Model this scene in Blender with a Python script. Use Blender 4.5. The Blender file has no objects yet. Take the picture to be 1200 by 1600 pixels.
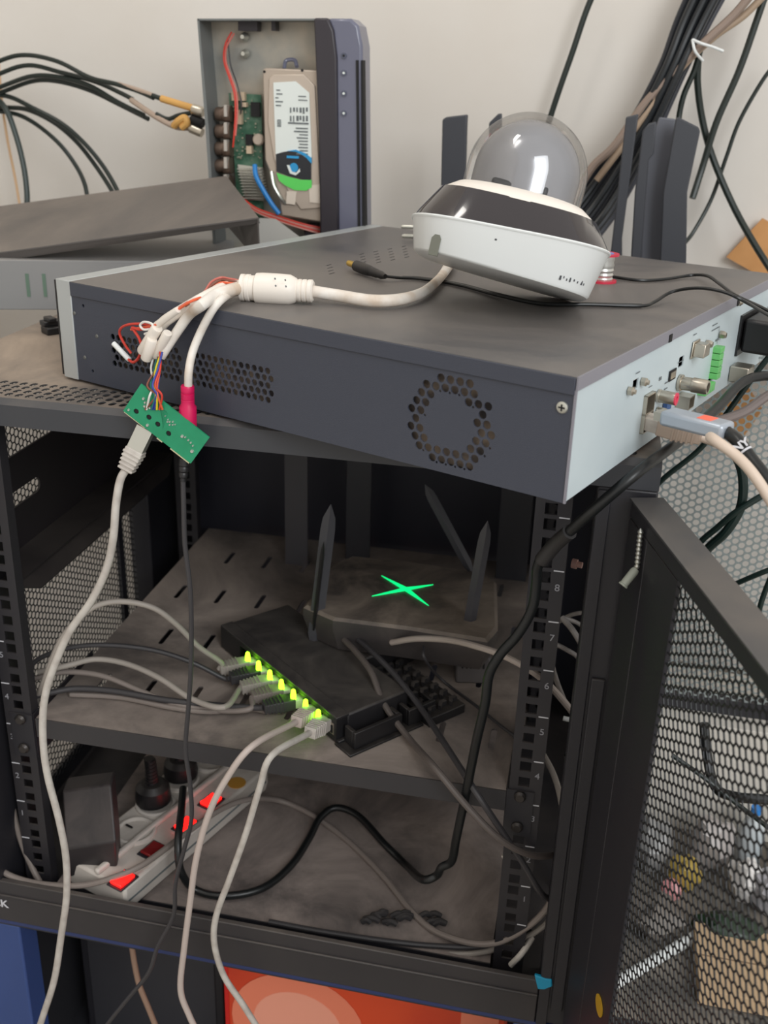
import bpy, bmesh, math, random
from mathutils import Vector, Matrix, noise
from mathutils.geometry import delaunay_2d_cdt
random.seed(7)
V = Vector
SC = bpy.context.scene
COL = SC.collection
PI = math.pi
def srgb(r, g, b):
    return tuple(((c/255)/12.92 if c/255 <= .04045 else ((c/255+.055)/1.055)**2.4) for c in (r, g, b)) + (1,)

# ------------------------------------------------------------------ camera
FPX = 1624.04
CAM = V((.0085, -.7321, .306))
YAW, PITCH, ROLL = .1942, .4017, .0316
cd = bpy.data.cameras.new('camera')
cam = bpy.data.objects.new('camera', cd); COL.objects.link(cam)
CM = (Matrix.Rotation(YAW, 3, 'Z') @ Matrix.Rotation(PI/2-PITCH, 3, 'X') @ Matrix.Rotation(ROLL, 3, 'Z'))
cam.matrix_world = Matrix.Translation(CAM) @ CM.to_4x4()
cd.sensor_fit = 'VERTICAL'; cd.sensor_height = 36; cd.lens = FPX/1600*36
cd.clip_start = .02
cd.dof.use_dof = True; cd.dof.focus_distance = .80; cd.dof.aperture_fstop = 9.5
SC.camera = cam
SC.view_settings.view_transform = 'Standard'; SC.view_settings.look = 'None'
SC.view_settings.gamma = 1; SC.view_settings.use_curve_mapping = False
SC.view_settings.exposure = 0.0
# ------------------------------------------------------------------ world and lights
w = bpy.data.worlds.new('world'); SC.world = w; w.use_nodes = True
w.node_tree.nodes['Background'].inputs[0].default_value = (1.0, .97, .93, 1)
w.node_tree.nodes['Background'].inputs[1].default_value = .84
def area(name, loc, tgt, sx, sy, e, col):
    l = bpy.data.lights.new(name, 'AREA'); l.shape = 'RECTANGLE'; l.size = sx; l.size_y = sy; l.energy = e; l.color = col
    o = bpy.data.objects.new(name, l); COL.objects.link(o); o.location = loc
    o.rotation_euler = (V(tgt)-V(loc)).to_track_quat('-Z', 'Y').to_euler()
area('window_light', (1.35, -2.0, 1.45), (-.1, .2, -.1), 1.2, 1.4, 42, (.93, .97, 1))
area('overhead_fill', (-.9, -.6, 2.1), (-.2, .3, 0), .25, 1.2, 15, (1, .96, .9))  # added soft fill from above, no real fixture hangs there

# ------------------------------------------------------------------ pixel rays to real points
def ray(x, y): return CM @ V(((x-600)/FPX, -(y-800)/FPX, -1))
def PY(x, y, Y): d = ray(x, y); return CAM + d*((Y-CAM.y)/d.y)
def PZ(x, y, Z): d = ray(x, y); return CAM + d*((Z-CAM.z)/d.z)
def PP(x, y, p, n):
    d = ray(x, y); n = V(n); return CAM + d*((V(p)-CAM).dot(n)/d.dot(n))
def PX(x, y, X): d = ray(x, y); return CAM + d*((X-CAM.x)/d.x)

# ------------------------------------------------------------------ materials
MATS = {}
def mat(name, col, rough=.5, metal=0, dust=None, dscale=8, damt=.5, bump=0, bscale=400, spec=.5, emit=None, es=0, noise_col=None, ncs=30, coat=0):
    if name in MATS: return MATS[name]
    assert col is not None, name
    m = bpy.data.materials.new(name); m.use_nodes = True; nt = m.node_tree; b = nt.nodes['Principled BSDF']
    b.inputs['Base Color'].default_value = col; b.inputs['Roughness'].default_value = rough
    b.inputs['Metallic'].default_value = metal; b.inputs['Specular IOR Level'].default_value = spec
    b.inputs['Coat Weight'].default_value = coat
    tc = nt.nodes.new('ShaderNodeTexCoord')
    src = None
    if noise_col:
        n = nt.nodes.new('ShaderNodeTexNoise'); n.inputs['Scale'].default_value = ncs; n.inputs['Detail'].default_value = 6
        nt.links.new(tc.outputs['Object'], n.inputs['Vector'])
        r = nt.nodes.new('ShaderNodeValToRGB'); r.color_ramp.elements[0].position = .4; r.color_ramp.elements[1].position = .65
        r.color_ramp.elements[0].color = col; r.color_ramp.elements[1].color = noise_col
        nt.links.new(n.outputs['Fac'], r.inputs[0]); src = r.outputs[0]
    if dust:
        n = nt.nodes.new('ShaderNodeTexNoise'); n.inputs['Scale'].default_value = dscale; n.inputs['Detail'].default_value = 8; n.inputs['Roughness'].default_value = .65
        n.inputs['Distortion'].default_value = .6
        nt.links.new(tc.outputs['Object'], n.inputs['Vector'])
        geo = nt.nodes.new('ShaderNodeNewGeometry'); sp = nt.nodes.new('ShaderNodeSeparateXYZ'); nt.links.new(geo.outputs['Normal'], sp.inputs[0])
        up = nt.nodes.new('ShaderNodeMapRange'); up.inputs[1].default_value = .2; up.inputs[2].default_value = .9; up.inputs[3].default_value = .12; up.inputs[4].default_value = 1
        nt.links.new(sp.outputs['Z'], up.inputs[0])
        r = nt.nodes.new('ShaderNodeMapRange'); r.inputs[1].default_value = .35; r.inputs[2].default_value = .68; r.inputs[3].default_value = .15
        nt.links.new(n.outputs['Fac'], r.inputs[0])
        mu = nt.nodes.new('ShaderNodeMath'); mu.operation = 'MULTIPLY'; nt.links.new(r.outputs[0], mu.inputs[0]); nt.links.new(up.outputs[0], mu.inputs[1])
        m2 = nt.nodes.new('ShaderNodeMath'); m2.operation = 'MULTIPLY'; nt.links.new(mu.outputs[0], m2.inputs[0]); m2.inputs[1].default_value = damt
        mx = nt.nodes.new('ShaderNodeMix'); mx.data_type = 'RGBA'; nt.links.new(m2.outputs[0], mx.inputs[0])
        if src: nt.links.new(src, mx.inputs[6])
        else: mx.inputs[6].default_value = col
        mx.inputs[7].default_value = dust; src = mx.outputs[2]
        rr = nt.nodes.new('ShaderNodeMapRange'); rr.inputs[3].default_value = rough; rr.inputs[4].default_value = min(1, rough+.35)
        nt.links.new(m2.outputs[0], rr.inputs[0]); nt.links.new(rr.outputs[0], b.inputs['Roughness'])
    if src: nt.links.new(src, b.inputs['Base Color'])
    if bump:
        n = nt.nodes.new('ShaderNodeTexNoise'); n.inputs['Scale'].default_value = bscale; n.inputs['Detail'].default_value = 3
        nt.links.new(tc.outputs['Object'], n.inputs['Vector'])
        bp = nt.nodes.new('ShaderNodeBump'); bp.inputs['Strength'].default_value = bump; bp.inputs['Distance'].default_value = .001
        nt.links.new(n.outputs['Fac'], bp.inputs['Height']); nt.links.new(bp.outputs[0], b.inputs['Normal'])
    if emit: b.inputs['Emission Color'].default_value = emit; b.inputs['Emission Strength'].default_value = es
    MATS[name] = m; return m
DUST = srgb(128, 118, 108)
M_wall = mat('wall_paint', srgb(225, 220, 213), .85, bump=.15, bscale=30, noise_col=srgb(218, 211, 202), ncs=3)
M_floor = mat('floor_tile', srgb(150, 142, 130), .6, dust=srgb(110, 100, 90), dscale=6)
M_rack = mat('rack_steel', srgb(35, 35, 41), .45, dust=DUST, damt=.22, bump=.15, bscale=900)
M_roof = mat('rack_roof', srgb(56, 58, 62), .5, dust=srgb(176, 158, 140), dscale=5, damt=.85, bump=.15, bscale=900)
M_shelf = mat('rack_shelf', srgb(66, 62, 63), .45, dust=srgb(196, 180, 168), dscale=6, damt=.8, bump=.15, bscale=900)
M_bottom = mat('rack_bottom', srgb(72, 68, 68), .45, dust=srgb(190, 174, 165), dscale=9, damt=.7, bump=.15, bscale=900)
M_mesh = mat('mesh_steel', srgb(24, 26, 29), .5)
M_meshg = mat('mesh_grey', srgb(138, 146, 145), .5)
M_nvr = mat('recorder_steel', srgb(60, 64, 76), .42, bump=.25, bscale=1500, dust=srgb(120, 112, 104), damt=.1)
M_nvrtop = mat('recorder_top', srgb(74, 74, 77), .34, dust=srgb(150, 140, 130), dscale=5, damt=.55, bump=.2, bscale=1500)
M_fold = mat('recorder_fold', srgb(132, 130, 138), .45)
M_silver = mat('brushed_silver', srgb(186, 190, 190), .38, .35)
M_rear = mat('rear_plate', srgb(200, 212, 216), .45, .1, noise_col=srgb(192, 205, 210), ncs=12)
M_dark = mat('dark_void', srgb(16, 15, 17), .7)
M_inner = mat('inside_tan', srgb(140, 124, 108), .6, noise_col=srgb(60, 55, 55), ncs=60)
M_black = mat('black_plastic', srgb(24, 24, 27), .38, dust=DUST, damt=.25, dscale=20)
M_blackd = mat('black_plastic_dusty', srgb(33, 32, 35), .45, dust=srgb(120, 112, 104), damt=.5, dscale=16)
M_bcable = mat('black_cable', srgb(22, 24, 25), .36)
M_gcable = mat('dark_grey_cable', srgb(58, 56, 58), .45)
M_lcable = mat('pale_grey_cable', srgb(196, 190, 182), .5, noise_col=srgb(176, 168, 160), ncs=80)
M_mcable = mat('mid_grey_cable', srgb(134, 128, 124), .55, noise_col=srgb(112, 106, 102), ncs=80)
M_wcable = mat('white_cable', srgb(232, 226, 218), .5, noise_col=srgb(205, 186, 166), ncs=35)
M_tan = mat('tan_cable', srgb(214, 178, 140), .55)
M_white = mat('white_plastic', srgb(228, 231, 230), .38)
M_whitew = mat('warm_white_plastic', srgb(236, 228, 218), .4)
M_strip = mat('strip_plastic', srgb(206, 198, 190), .4, dust=srgb(120, 110, 100), damt=.35, dscale=30)
M_gloss = mat('smoked_band', srgb(38, 32, 35), .12, coat=.6)
M_metal = mat('nickel', srgb(190, 182, 168), .3, .9)
M_zinc = mat('zinc', srgb(205, 205, 196), .32, .8)
M_gold = mat('brass', srgb(214, 178, 90), .3, .8)
M_magenta = mat('magenta_plastic', srgb(206, 16, 84), .4)
M_pcb = mat('green_board', srgb(34, 146, 104), .42, noise_col=srgb(30, 138, 96), ncs=60)
M_pcbd = mat('dark_board', srgb(48, 92, 70), .5, noise_col=srgb(90, 120, 100), ncs=120)
M_solder = mat('solder', srgb(205, 205, 200), .3, .7)
M_red = mat('red_wire', srgb(206, 62, 48), .45)
M_brown = mat('brown_wire', srgb(130, 78, 62), .5)
M_blue = mat('blue_wire', srgb(46, 62, 150), .45)
M_teal = mat('teal_wire', srgb(28, 120, 110), .45)
M_yellow = mat('yellow_wire', srgb(226, 214, 40), .45)
M_orange = mat('orange_wire', srgb(224, 98, 60), .45)
M_whwire = mat('white_wire', srgb(226, 224, 218), .45)
M_bluecable = mat('blue_sata', srgb(40, 128, 200), .45)
M_hdd = mat('cast_aluminium', srgb(186, 172, 158), .42, .35)
M_label = mat('label_paper', srgb(226, 232, 228), .5)
M_ink = mat('ink', srgb(104, 110, 112), .6)
M_lblack = mat('label_black', srgb(38, 40, 46), .4)
M_lgreen = mat('label_green', srgb(96, 214, 98), .5)
M_lblue = mat('label_blue', srgb(44, 150, 206), .5)
M_tray = mat('bare_steel', srgb(152, 152, 146), .45, .3, noise_col=srgb(196, 184, 166), ncs=14)
M_casef = mat('bezel_dark', srgb(52, 48, 54), .4)
M_casef2 = mat('bezel_grey', srgb(104, 106, 124), .3, coat=.3)
M_greybox = mat('grey_case', srgb(138, 138, 138), .5, dust=srgb(170, 160, 150), damt=.4)
M_lid = mat('lid_steel', srgb(86, 82, 80), .5, dust=srgb(160, 148, 136), dscale=4, damt=.6)
M_paddle = mat('antenna_plastic', srgb(60, 62, 68), .5)
M_card = mat('cardboard', srgb(206, 152, 98), .8, noise_col=srgb(194, 140, 86), ncs=20)
M_bluep = mat('blue_paint', srgb(52, 74, 128), .45)
M_or = mat('orange_print', srgb(214, 74, 36), .45, noise_col=srgb(190, 50, 30), ncs=6)
M_or2 = mat('pale_orange_print', srgb(232, 130, 100), .45)
M_redp = mat('red_edge', srgb(200, 30, 24), .45)
M_num = mat('white_paint', srgb(205, 205, 210), .5)
M_cyan = mat('cyan_plastic', srgb(20, 150, 190), .4)
M_mustard = mat('mustard_sticker', srgb(190, 148, 26), .5)
M_tape = mat('masking_tape', srgb(214, 164, 92), .6)
M_clear = mat('milky_plug', srgb(200, 192, 182), .25, noise_col=srgb(170, 160, 150), ncs=60)
M_salmon = mat('salmon_print', srgb(246, 110, 84), .5)
M_pipe = mat('dusty_rubber', srgb(40, 38, 40), .8, dust=srgb(90, 84, 80), damt=.4, dscale=80)
E_green = mat('lamp_green', srgb(170, 255, 60), .4, emit=srgb(150, 255, 30), es=7)
E_greenx = mat('lamp_emerald', srgb(20, 230, 130), .4, emit=srgb(10, 225, 120), es=1.5)
E_red = mat('lamp_red', srgb(255, 20, 20), .3, emit=srgb(255, 20, 16), es=4)
M_redoff = mat('red_rocker', srgb(120, 26, 28), .3)
def glassy(name, tint, gl=.12):
    m = bpy.data.materials.new(name); m.use_nodes = True; nt = m.node_tree; nt.nodes.remove(nt.nodes['Principled BSDF'])
    out = nt.nodes['Material Output']
    t = nt.nodes.new('ShaderNodeBsdfTransparent'); t.inputs[0].default_value = tint
    g = nt.nodes.new('ShaderNodeBsdfGlossy'); g.inputs['Roughness'].default_value = .03
    fr = nt.nodes.new('ShaderNodeLayerWeight'); fr.inputs[0].default_value = .35
    mr = nt.nodes.new('ShaderNodeMapRange'); mr.inputs[3].default_value = gl; mr.inputs[4].default_value = .55
    mx = nt.nodes.new('ShaderNodeMixShader')
    nt.links.new(fr.outputs['Fresnel'], mr.inputs[0]); nt.links.new(mr.outputs[0], mx.inputs[0])
    nt.links.new(t.outputs[0], mx.inputs[1]); nt.links.new(g.outputs[0], mx.inputs[2]); nt.links.new(mx.outputs[0], out.inputs[0])
    return m
M_bubble = glassy('clear_bubble', (.975, .975, .975, 1), .05)

# ------------------------------------------------------------------ mesh helpers
class MB:
    def __init__(s, M=None): s.v = []; s.f = []; s.mi = []; s.M = M or Matrix.Identity(4)
    def add(s, vs, fs, mi=0):
        o = len(s.v); s.v += [s.M @ V(p) for p in vs]
        if s.M.determinant() < 0: fs = [tuple(f)[::-1] for f in fs]
        s.f += [tuple(i+o for i in f) for f in fs]; s.mi += [mi]*len(fs); return s
    def box(s, a, b, mi=0):
        (x0, y0, z0), (x1, y1, z1) = a, b
        return s.add([(x0,y0,z0),(x1,y0,z0),(x1,y1,z0),(x0,y1,z0),(x0,y0,z1),(x1,y0,z1),(x1,y1,z1),(x0,y1,z1)],
                     [(0,3,2,1),(4,5,6,7),(0,1,5,4),(1,2,6,5),(2,3,7,6),(3,0,4,7)], mi)
    def cbox(s, c, sx, sy, sz, mi=0): return s.box((c[0]-sx/2, c[1]-sy/2, c[2]-sz/2), (c[0]+sx/2, c[1]+sy/2, c[2]+sz/2), mi)
    def obox(s, c, ax, ay, az, mi=0):
        c, ax, ay, az = V(c), V(ax)/2, V(ay)/2, V(az)/2
        vs = [c+i*ax+j*ay+k*az for k in (-1, 1) for j, i in ((-1,-1),(-1,1),(1,1),(1,-1))]
        fs = [(0,3,2,1),(4,5,6,7),(0,1,5,4),(1,2,6,5),(2,3,7,6),(3,0,4,7)]
        if ax.cross(ay).dot(az) < 0: fs = [f[::-1] for f in fs]
        return s.add(vs, fs, mi)
    def prism(s, poly, off, mi=0):
        n = len(poly); off = V(off); P = [V(p) for p in poly]; Q = [p+off for p in P]
        nrm = sum(((P[i]-P[0]).cross(P[(i+1) % n]-P[0]) for i in range(n)), V((0,0,0)))
        a = tuple(range(n)); b = tuple(range(n, 2*n)); side = [(i, (i+1) % n, n+(i+1) % n, n+i) for i in range(n)]
        if nrm.dot(off) > 0: fs = [a[::-1], b]+side
        else: fs = [a, b[::-1]]+[f[::-1] for f in side]
        return s.add(P+Q, fs, mi)
    def cyl(s, p0, p1, r0, r1=None, n=16, mi=0, caps=True):
        return s.lathe(p0, V(p1)-V(p0), [(r0, 0), (r0 if r1 is None else r1, 1)], n, mi, caps)
    def lathe(s, o, ax, prof, n=24, mi=0, caps=True, sq=None, phase=0):
        """profile (radius, fraction along ax)"""
        o, ax = V(o), V(ax); t = ax.normalized(); u = t.orthogonal().normalized(); w_ = t.cross(u)
        vs = []; fs = []
        for r, h in prof:
            for i in range(n):
                a = 2*PI*i/n+phase; c, q = math.cos(a), math.sin(a)
                k = 1 if not sq else 1/((abs(c)**sq+abs(q)**sq)**(1/sq))
                vs.append(o+ax*h+(u*c+w_*q)*r*k)
        m = len(prof)
        for j in range(m-1):
            for i in range(n): fs.append((j*n+i, j*n+(i+1) % n, (j+1)*n+(i+1) % n, (j+1)*n+i))
        if caps: fs += [tuple(range(n))[::-1], tuple(range((m-1)*n, m*n))]
        return s.add(vs, fs, mi)
    def tube(s, pts, r, n=10, sub=6, mi=0, rfun=None, smooth=True):
        P = [V(p) for p in pts]; S = []
        if smooth and len(P) > 2:
            Q = [2*P[0]-P[1]]+P+[2*P[-1]-P[-2]]
            for i in range(1, len(Q)-2):
                a, b, c, d = Q[i-1:i+3]
                for k in range(sub):
                    t = k/sub
                    S.append(.5*((2*b)+(c-a)*t+(2*a-5*b+4*c-d)*t*t+(3*b-a-3*c+d)*t**3))
            S.append(P[-1])
        else: S = P
        m = len(S); T = [(S[min(i+1, m-1)]-S[max(i-1, 0)]).normalized() for i in range(m)]
        u = T[0].orthogonal().normalized(); vs = []; fs = []
        for i in range(m):
            u = (u-T[i]*u.dot(T[i])).normalized(); w_ = T[i].cross(u)
            rr = rfun(i/(m-1)) if rfun else r
            for k in range(n):
                a = 2*PI*k/n; vs.append(S[i]+(u*math.cos(a)+w_*math.sin(a))*rr)
        for i in range(m-1):
            for k in range(n): fs.append((i*n+k, i*n+(k+1) % n, (i+1)*n+(k+1) % n, (i+1)*n+k))
        fs += [tuple(range(n))[::-1], tuple(range((m-1)*n, m*n))]
        return s.add(vs, fs, mi)
    def plate(s, outline, holes, th, mi=0, mi_in=None):
        """plate in local XY with holes, top at z=0, body down to -th"""
        pts = []; edges = []; rings = [outline]+holes
        for r_ in rings:
            o = len(pts); pts += [V((p[0], p[1])) for p in r_]; edges += [(o+i, o+(i+1) % len(r_)) for i in range(len(r_))]
        vo, eo, fo, ov, oe, of = delaunay_2d_cdt(pts, edges, [], 1, 1e-7)
        cent = [(sum((p[0] for p in h))/len(h), sum((p[1] for p in h))/len(h), max(math.hypot(p[0]-h[0][0], p[1]-h[0][1]) for p in h)) for h in holes]
        def inside(c, poly):
            r_ = False; j = len(poly)-1
            for i in range(len(poly)):
                if (poly[i][1] > c[1]) != (poly[j][1] > c[1]) and c[0] < (poly[j][0]-poly[i][0])*(c[1]-poly[i][1])/(poly[j][1]-poly[i][1])+poly[i][0]: r_ = not r_
                j = i
            return r_
        keep = []
        for f in fo:
            c = V((0, 0))
            for i in f: c += vo[i]
            c /= len(f)
            if any(abs(c[0]-q[0]) < q[2] and abs(c[1]-q[1]) < q[2] and inside(c, h) for q, h in zip(cent, holes)): continue
            if not inside(c, outline): continue
            keep.append(tuple(f))
        n = len(vo); vs = [(p[0], p[1], 0) for p in vo]+[(p[0], p[1], -th) for p in vo]
        fs = keep+[tuple(i+n for i in f)[::-1] for f in keep]
        ec = {}
        for f in keep:
            for i in range(len(f)):
                a, b = f[i], f[(i+1) % len(f)]
                if (b, a) in ec: del ec[(b, a)]
                else: ec[(a, b)] = 1
        fs += [(b, a, a+n, b+n) for a, b in ec]
        return s.add(vs, fs, mi)
    def honey(s, w_, h, pitch, hole, seg=6, th=.0008, mask=None):
        """perforated sheet in local XY from (0,0) to (w,h): one ring of quads per cell, both faces and the hole's wall"""
        ry = pitch*math.sqrt(3)/2; R = pitch/math.sqrt(3); ang = [PI/2+2*PI*i/seg for i in range(seg)]
        def hexr(a):
            a = (a-PI/2) % (PI/3)-PI/6
            return R*math.cos(PI/6)/math.cos(a)
        j = 0; y = 0
        while y <= h+1e-6:
            x = pitch/2 if j % 2 else 0
            while x <= w_+1e-6:
                if not mask or mask(x, y):
                    a = [(x+hexr(t)*math.cos(t), y+hexr(t)*math.sin(t), 0) for t in ang]
                    b = [(x+hole*math.cos(t), y+hole*math.sin(t), 0) for t in ang]
                    c = [(p[0], p[1], -th) for p in b]; d = [(p[0], p[1], -th) for p in a]
                    fs = []
                    for i in range(seg):
                        k = (i+1) % seg
                        fs += [(i, k, seg+k, seg+i), (seg+i, seg+k, 2*seg+k, 2*seg+i), (2*seg+i, 2*seg+k, 3*seg+k, 3*seg+i)]
                    s.add(a+b+c+d, fs)
                x += pitch
            y += ry; j += 1
        return s
def thing(name, label, cat, loc, rot=(0,0,0), group=None):
    o = bpy.data.objects.new(name, None); COL.objects.link(o); o.empty_display_size = .02
    o.matrix_world = Matrix.Translation(V(loc)) @ (rot if isinstance(rot, Matrix) else Matrix.Rotation(rot[2], 4, 'Z'))
    o['label'] = label; o['category'] = cat
    if group: o['group'] = group
    return o
WM = {}
def obj(name, mb, mats, parent=None, world=True, bevel=0, angle=35, label=None, kind=None):
    """one mesh object; world=True: vertices given in world space"""
    me = bpy.data.meshes.new(name)
    vs = mb.v
    if parent is not None and world:
        inv = wmat(parent).inverted(); vs = [inv @ p for p in vs]
    me.from_pydata([tuple(p) for p in vs], [], mb.f)
    for m in (mats if isinstance(mats, (list, tuple)) else [mats]): me.materials.append(m)
    me.polygons.foreach_set('material_index', mb.mi)
    me.polygons.foreach_set('use_smooth', [True]*len(me.polygons))
    me.set_sharp_from_angle(angle=math.radians(angle)); me.update()
    o = bpy.data.objects.new(name, me); COL.objects.link(o)
    if parent is not None: o.parent = parent
    if bevel:
        b = o.modifiers.new('bevel', 'BEVEL'); b.width = bevel; b.segments = 2; b.limit_method = 'ANGLE'; b.angle_limit = math.radians(40)
    if label: o['label'] = label
    if kind: o['kind'] = kind
    return o
def wmat(o):
    if o.parent is None: return o.matrix_world.copy() if o.type == 'EMPTY' else o.matrix_basis.copy()
    return wmat(o.parent) @ o.matrix_basis
def solo(name, mb, mats, label, cat, group=None, **k):
    """a top-level thing that is one mesh, its origin moved to its own base"""
    c = V((sum(p.x for p in mb.v)/len(mb.v), sum(p.y for p in mb.v)/len(mb.v), min(p.z for p in mb.v)))
    mb.v = [p-c for p in mb.v]
    o = obj(name, mb, mats, **k); o.location = c; o['label'] = label; o['category'] = cat
    if group: o['group'] = group
    return o
def struct(name, mb, mats, **k):
    o = obj(name, mb, mats, **k); o['kind'] = 'structure'; return o
def text_mb(body, size, M, depth=.0002, bold=0):
    c = bpy.data.curves.new('t', 'FONT'); c.body = body; c.size = size; c.extrude = depth; c.align_x = 'CENTER'; c.align_y = 'CENTER'; c.offset = bold
    o = bpy.data.objects.new('t', c); me = bpy.data.meshes.new_from_object(o)
    mb = MB(M); mb.add([tuple(v.co) for v in me.vertices], [tuple(p.vertices) for p in me.polygons])
    bpy.data.objects.remove(o); bpy.data.meshes.remove(me); bpy.data.curves.remove(c); return mb
def frame(o, x, y):
    x = V(x).normalized(); z = x.cross(V(y)).normalized(); y = z.cross(x)
    return Matrix.Translation(V(o)) @ Matrix((x, y, z)).transposed().to_4x4()
def circ(x, y, r, n=10): return [(x+r*math.cos(2*PI*i/n), y+r*math.sin(2*PI*i/n)) for i in range(n)]
def rect(x0, y0, x1, y1): return [(x0, y0), (x1, y0), (x1, y1), (x0, y1)]
def slot(x, y, L, wd, ang=0, n=5):
    p = []
    for sgn in (1, -1):
        for i in range(n+1):
            a = -PI/2+PI*i/n+(0 if sgn > 0 else PI); p.append((sgn*(L/2-wd/2)+wd/2*math.cos(a), wd/2*math.sin(a)))
    c, s_ = math.cos(ang), math.sin(ang)
    return [(x+a*c-b*s_, y+a*s_+b*c) for a, b in p]

# ================================================================== the setting
WY = .66; FZ = -1.15
struct('wall_back', MB().box((-3.2, WY, FZ), (3.2, WY+.1, 2.3)), M_wall)
struct('wall_left', MB().box((-.96, -3, FZ), (-.88, WY, 2.3)), M_wall)
struct('floor', MB().box((-3.2, -3, FZ-.05), (3.2, WY, FZ)), M_floor)

# ================================================================== rack cabinet
RX0, RX1, RY0, RY1, RZ0, RZ1 = -.54, .066, -.03, .49, -.48, .0615
U = .04445
rack = thing('server_rack', 'open black wall rack cabinet with numbered rails and perforated door swung open', 'rack cabinet', (-.237, .23, RZ0))
# roof: a shallow pan, slotted band along the front and left
holes = []
for i in range(66):
    x = RX0+.014+i*.0088
    if x > RX1-.014: break
    for j in range(4): holes.append(slot(x+.0016*j, RY0+.015+j*.0100, .0086, .0050, PI/2-.16, 3))
mb = MB(Matrix.Translation((0, 0, RZ1))).plate(rect(RX0, RY0+.006, RX1, RY1), holes, .0012)
obj('roof_panel', mb, M_roof, rack)
mb = MB()
mb.prism([(RX0, RY0, .040), (RX0, RY0, .0575), (RX0, RY0+.006, RZ1), (RX0, RY0+.006, .058), (RX0, RY0+.012, .040)], (RX1-RX0, 0, 0))
obj('front_header', mb, mat('header_steel', srgb(58, 60, 65), .5, dust=DUST, damt=.3), rack)
mb = MB().box((RX0, RY0+.012, .040), (RX0+.0015, RY1, RZ1-.0012)).box((RX1-.0015, RY0+.012, .0385), (RX1, RY1, RZ1-.0012))
obj('roof_side', mb, mat('header_steel', None), rack)
# corner posts
def post(x0, x1, y0, y1, m=M_rack):
    mb = MB().prism([(x0, y0, RZ0), (x1, y0, RZ0), (x1, y1, RZ0), (x0, y1, RZ0)], (0, 0, .0395-RZ0))
    return obj('corner_post', mb, m, rack, bevel=.0015)
post(.024, RX1, RY0, RY0+.05); post(RX0, -.498, RY0, RY0+.05)
post(.046, RX1, RY1-.05, RY1); post(RX0, -.512, .385, RY1)
mb = MB().box((.0245, RY0-.003, RZ0), (.034, RY0, .038)); obj('post_lip', mb, M_rack, rack, bevel=.0008)
# numbered 19 inch rails
def rail(hx, x0, x1, y, side, front=True):
    hs = []
    M = frame((0, y, 0), (1, 0, 0), (0, 0, 1))       # local x = X, local y = Z, normal = -Y
    k = -1
    zz = []
    while k < 10:
        for f in (.00635, .0222, .0381): zz.append(-U*k-f)
        k += 1
    zz = [z for z in zz if -.462 < z < .03]
    holes = [rect(hx-.0047, z-.0047, hx+.0047, z+.0047) for z in zz]
    mb = MB(M).plate(rect(x0, -.468, x1, .038), holes, .0018)
    xo = x1 if side > 0 else x0
    m2 = MB(); a, b = sorted((xo, xo-side*.0018)); m2.box((a, y+.0018, -.468), (b, y+.05, .038))
    mb.v += m2.v; o = len(mb.v)-8; mb.f += [tuple(i+o for i in f) for f in m2.f]; mb.mi += [0]*6
    xi = x0 if side > 0 else x1
    m2 = MB(); a, b = sorted((xi, xi+side*.0015)); m2.box((a, y+.0018, -.468), (b, y+.012, .038))
    o = len(mb.v); mb.v += m2.v; mb.f += [tuple(i+o for i in f) for f in m2.f]; mb.mi += [0]*6
    r_ = obj('mounting_rail', mb, mat('rail_steel', srgb(38, 37, 42), .45, dust=DUST, damt=.35), rack)
    if front:
        tm = MB()
        xs = hx+side*.0105
        for k in range(-1, 10):
            z = -U*k
            if -.46 < z < .035: tm.box((xs-.004, y-.0004, z-.0005), (xs+.004, y, z+.0005))
        obj('unit_mark', tm, M_num, r_, kind='stuff')
        for k in range(0, 9):
            t = text_mb(str(9-k), .0085, frame((xs, y-.0003, -U*k-.0145), (1, 0, 0), (0, 0, 1)))
            obj('unit_number', t, mat('number_grey', srgb(150, 150, 156), .5), r_)
    return r_
rail(-.0075, -.0195, .0078, 0, 1); rail(-.4745, -.4895, -.4620, 0, -1)
rail(-.0075, -.0195, .0078, .42, 1, False); rail(-.4745, -.4895, -.4620, .42, -1, False)
mb = MB().box((-.330, .372, -.45), (-.302, .375, .035)).box((-.330, .3755, -.45), (-.3285, .40, .035))
obj('rear_strut', mb, mat('strut_steel', srgb(74, 72, 76), .5), rack)
mb = MB().box((-.262, .405, -.45), (-.232, .408, .035)); obj('rear_strut', mb, mat('strut_steel2', srgb(52, 52, 57), .5), rack)
mb = MB().box((-.075, .40, -.45), (-.038, .403, .035)); obj('rear_strut', mb, mat('strut_steel2', None), rack)
# back, bottom, side panels
obj('rear_panel', MB().box((RX0+.03, RY1-.004, RZ0), (RX1-.02, RY1, .039)), mat('rear_steel', srgb(46, 46, 56), .5), rack)
mb = MB().box((RX0, RY0+.012, RZ0+.012), (RX1, RY1-.004, RZ0+.014)); obj('bottom_panel', mb, M_rack, rack)
SX = .0238
mb = MB().box((RX0-.001, RY0-.0015, RZ0), (SX, RY0+.004, -.430)).box((RX0-.001, RY0-.0035, -.4475), (SX, RY0-.001, -.4455))
obj('front_sill', mb, mat('sill_steel', srgb(48, 46, 49), .45, dust=DUST, damt=.5), rack, bevel=.001)
mb = MB().box((RX0, RY0-.0010, RZ0-.0042), (RX1, RY0+.02, RZ0)); obj('blue_trim', mb, mat('trim_blue', srgb(44, 56, 100), .5), rack, label='thin blue edge below the sill')
t = text_mb('CK', .0125, frame((-.5010, RY0-.0022, -.4580), (1, 0, 0), (0, 0, 1)), bold=.0002); obj('sill_lettering', t, M_num, rack, label='white capital letters on the sill')
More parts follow.
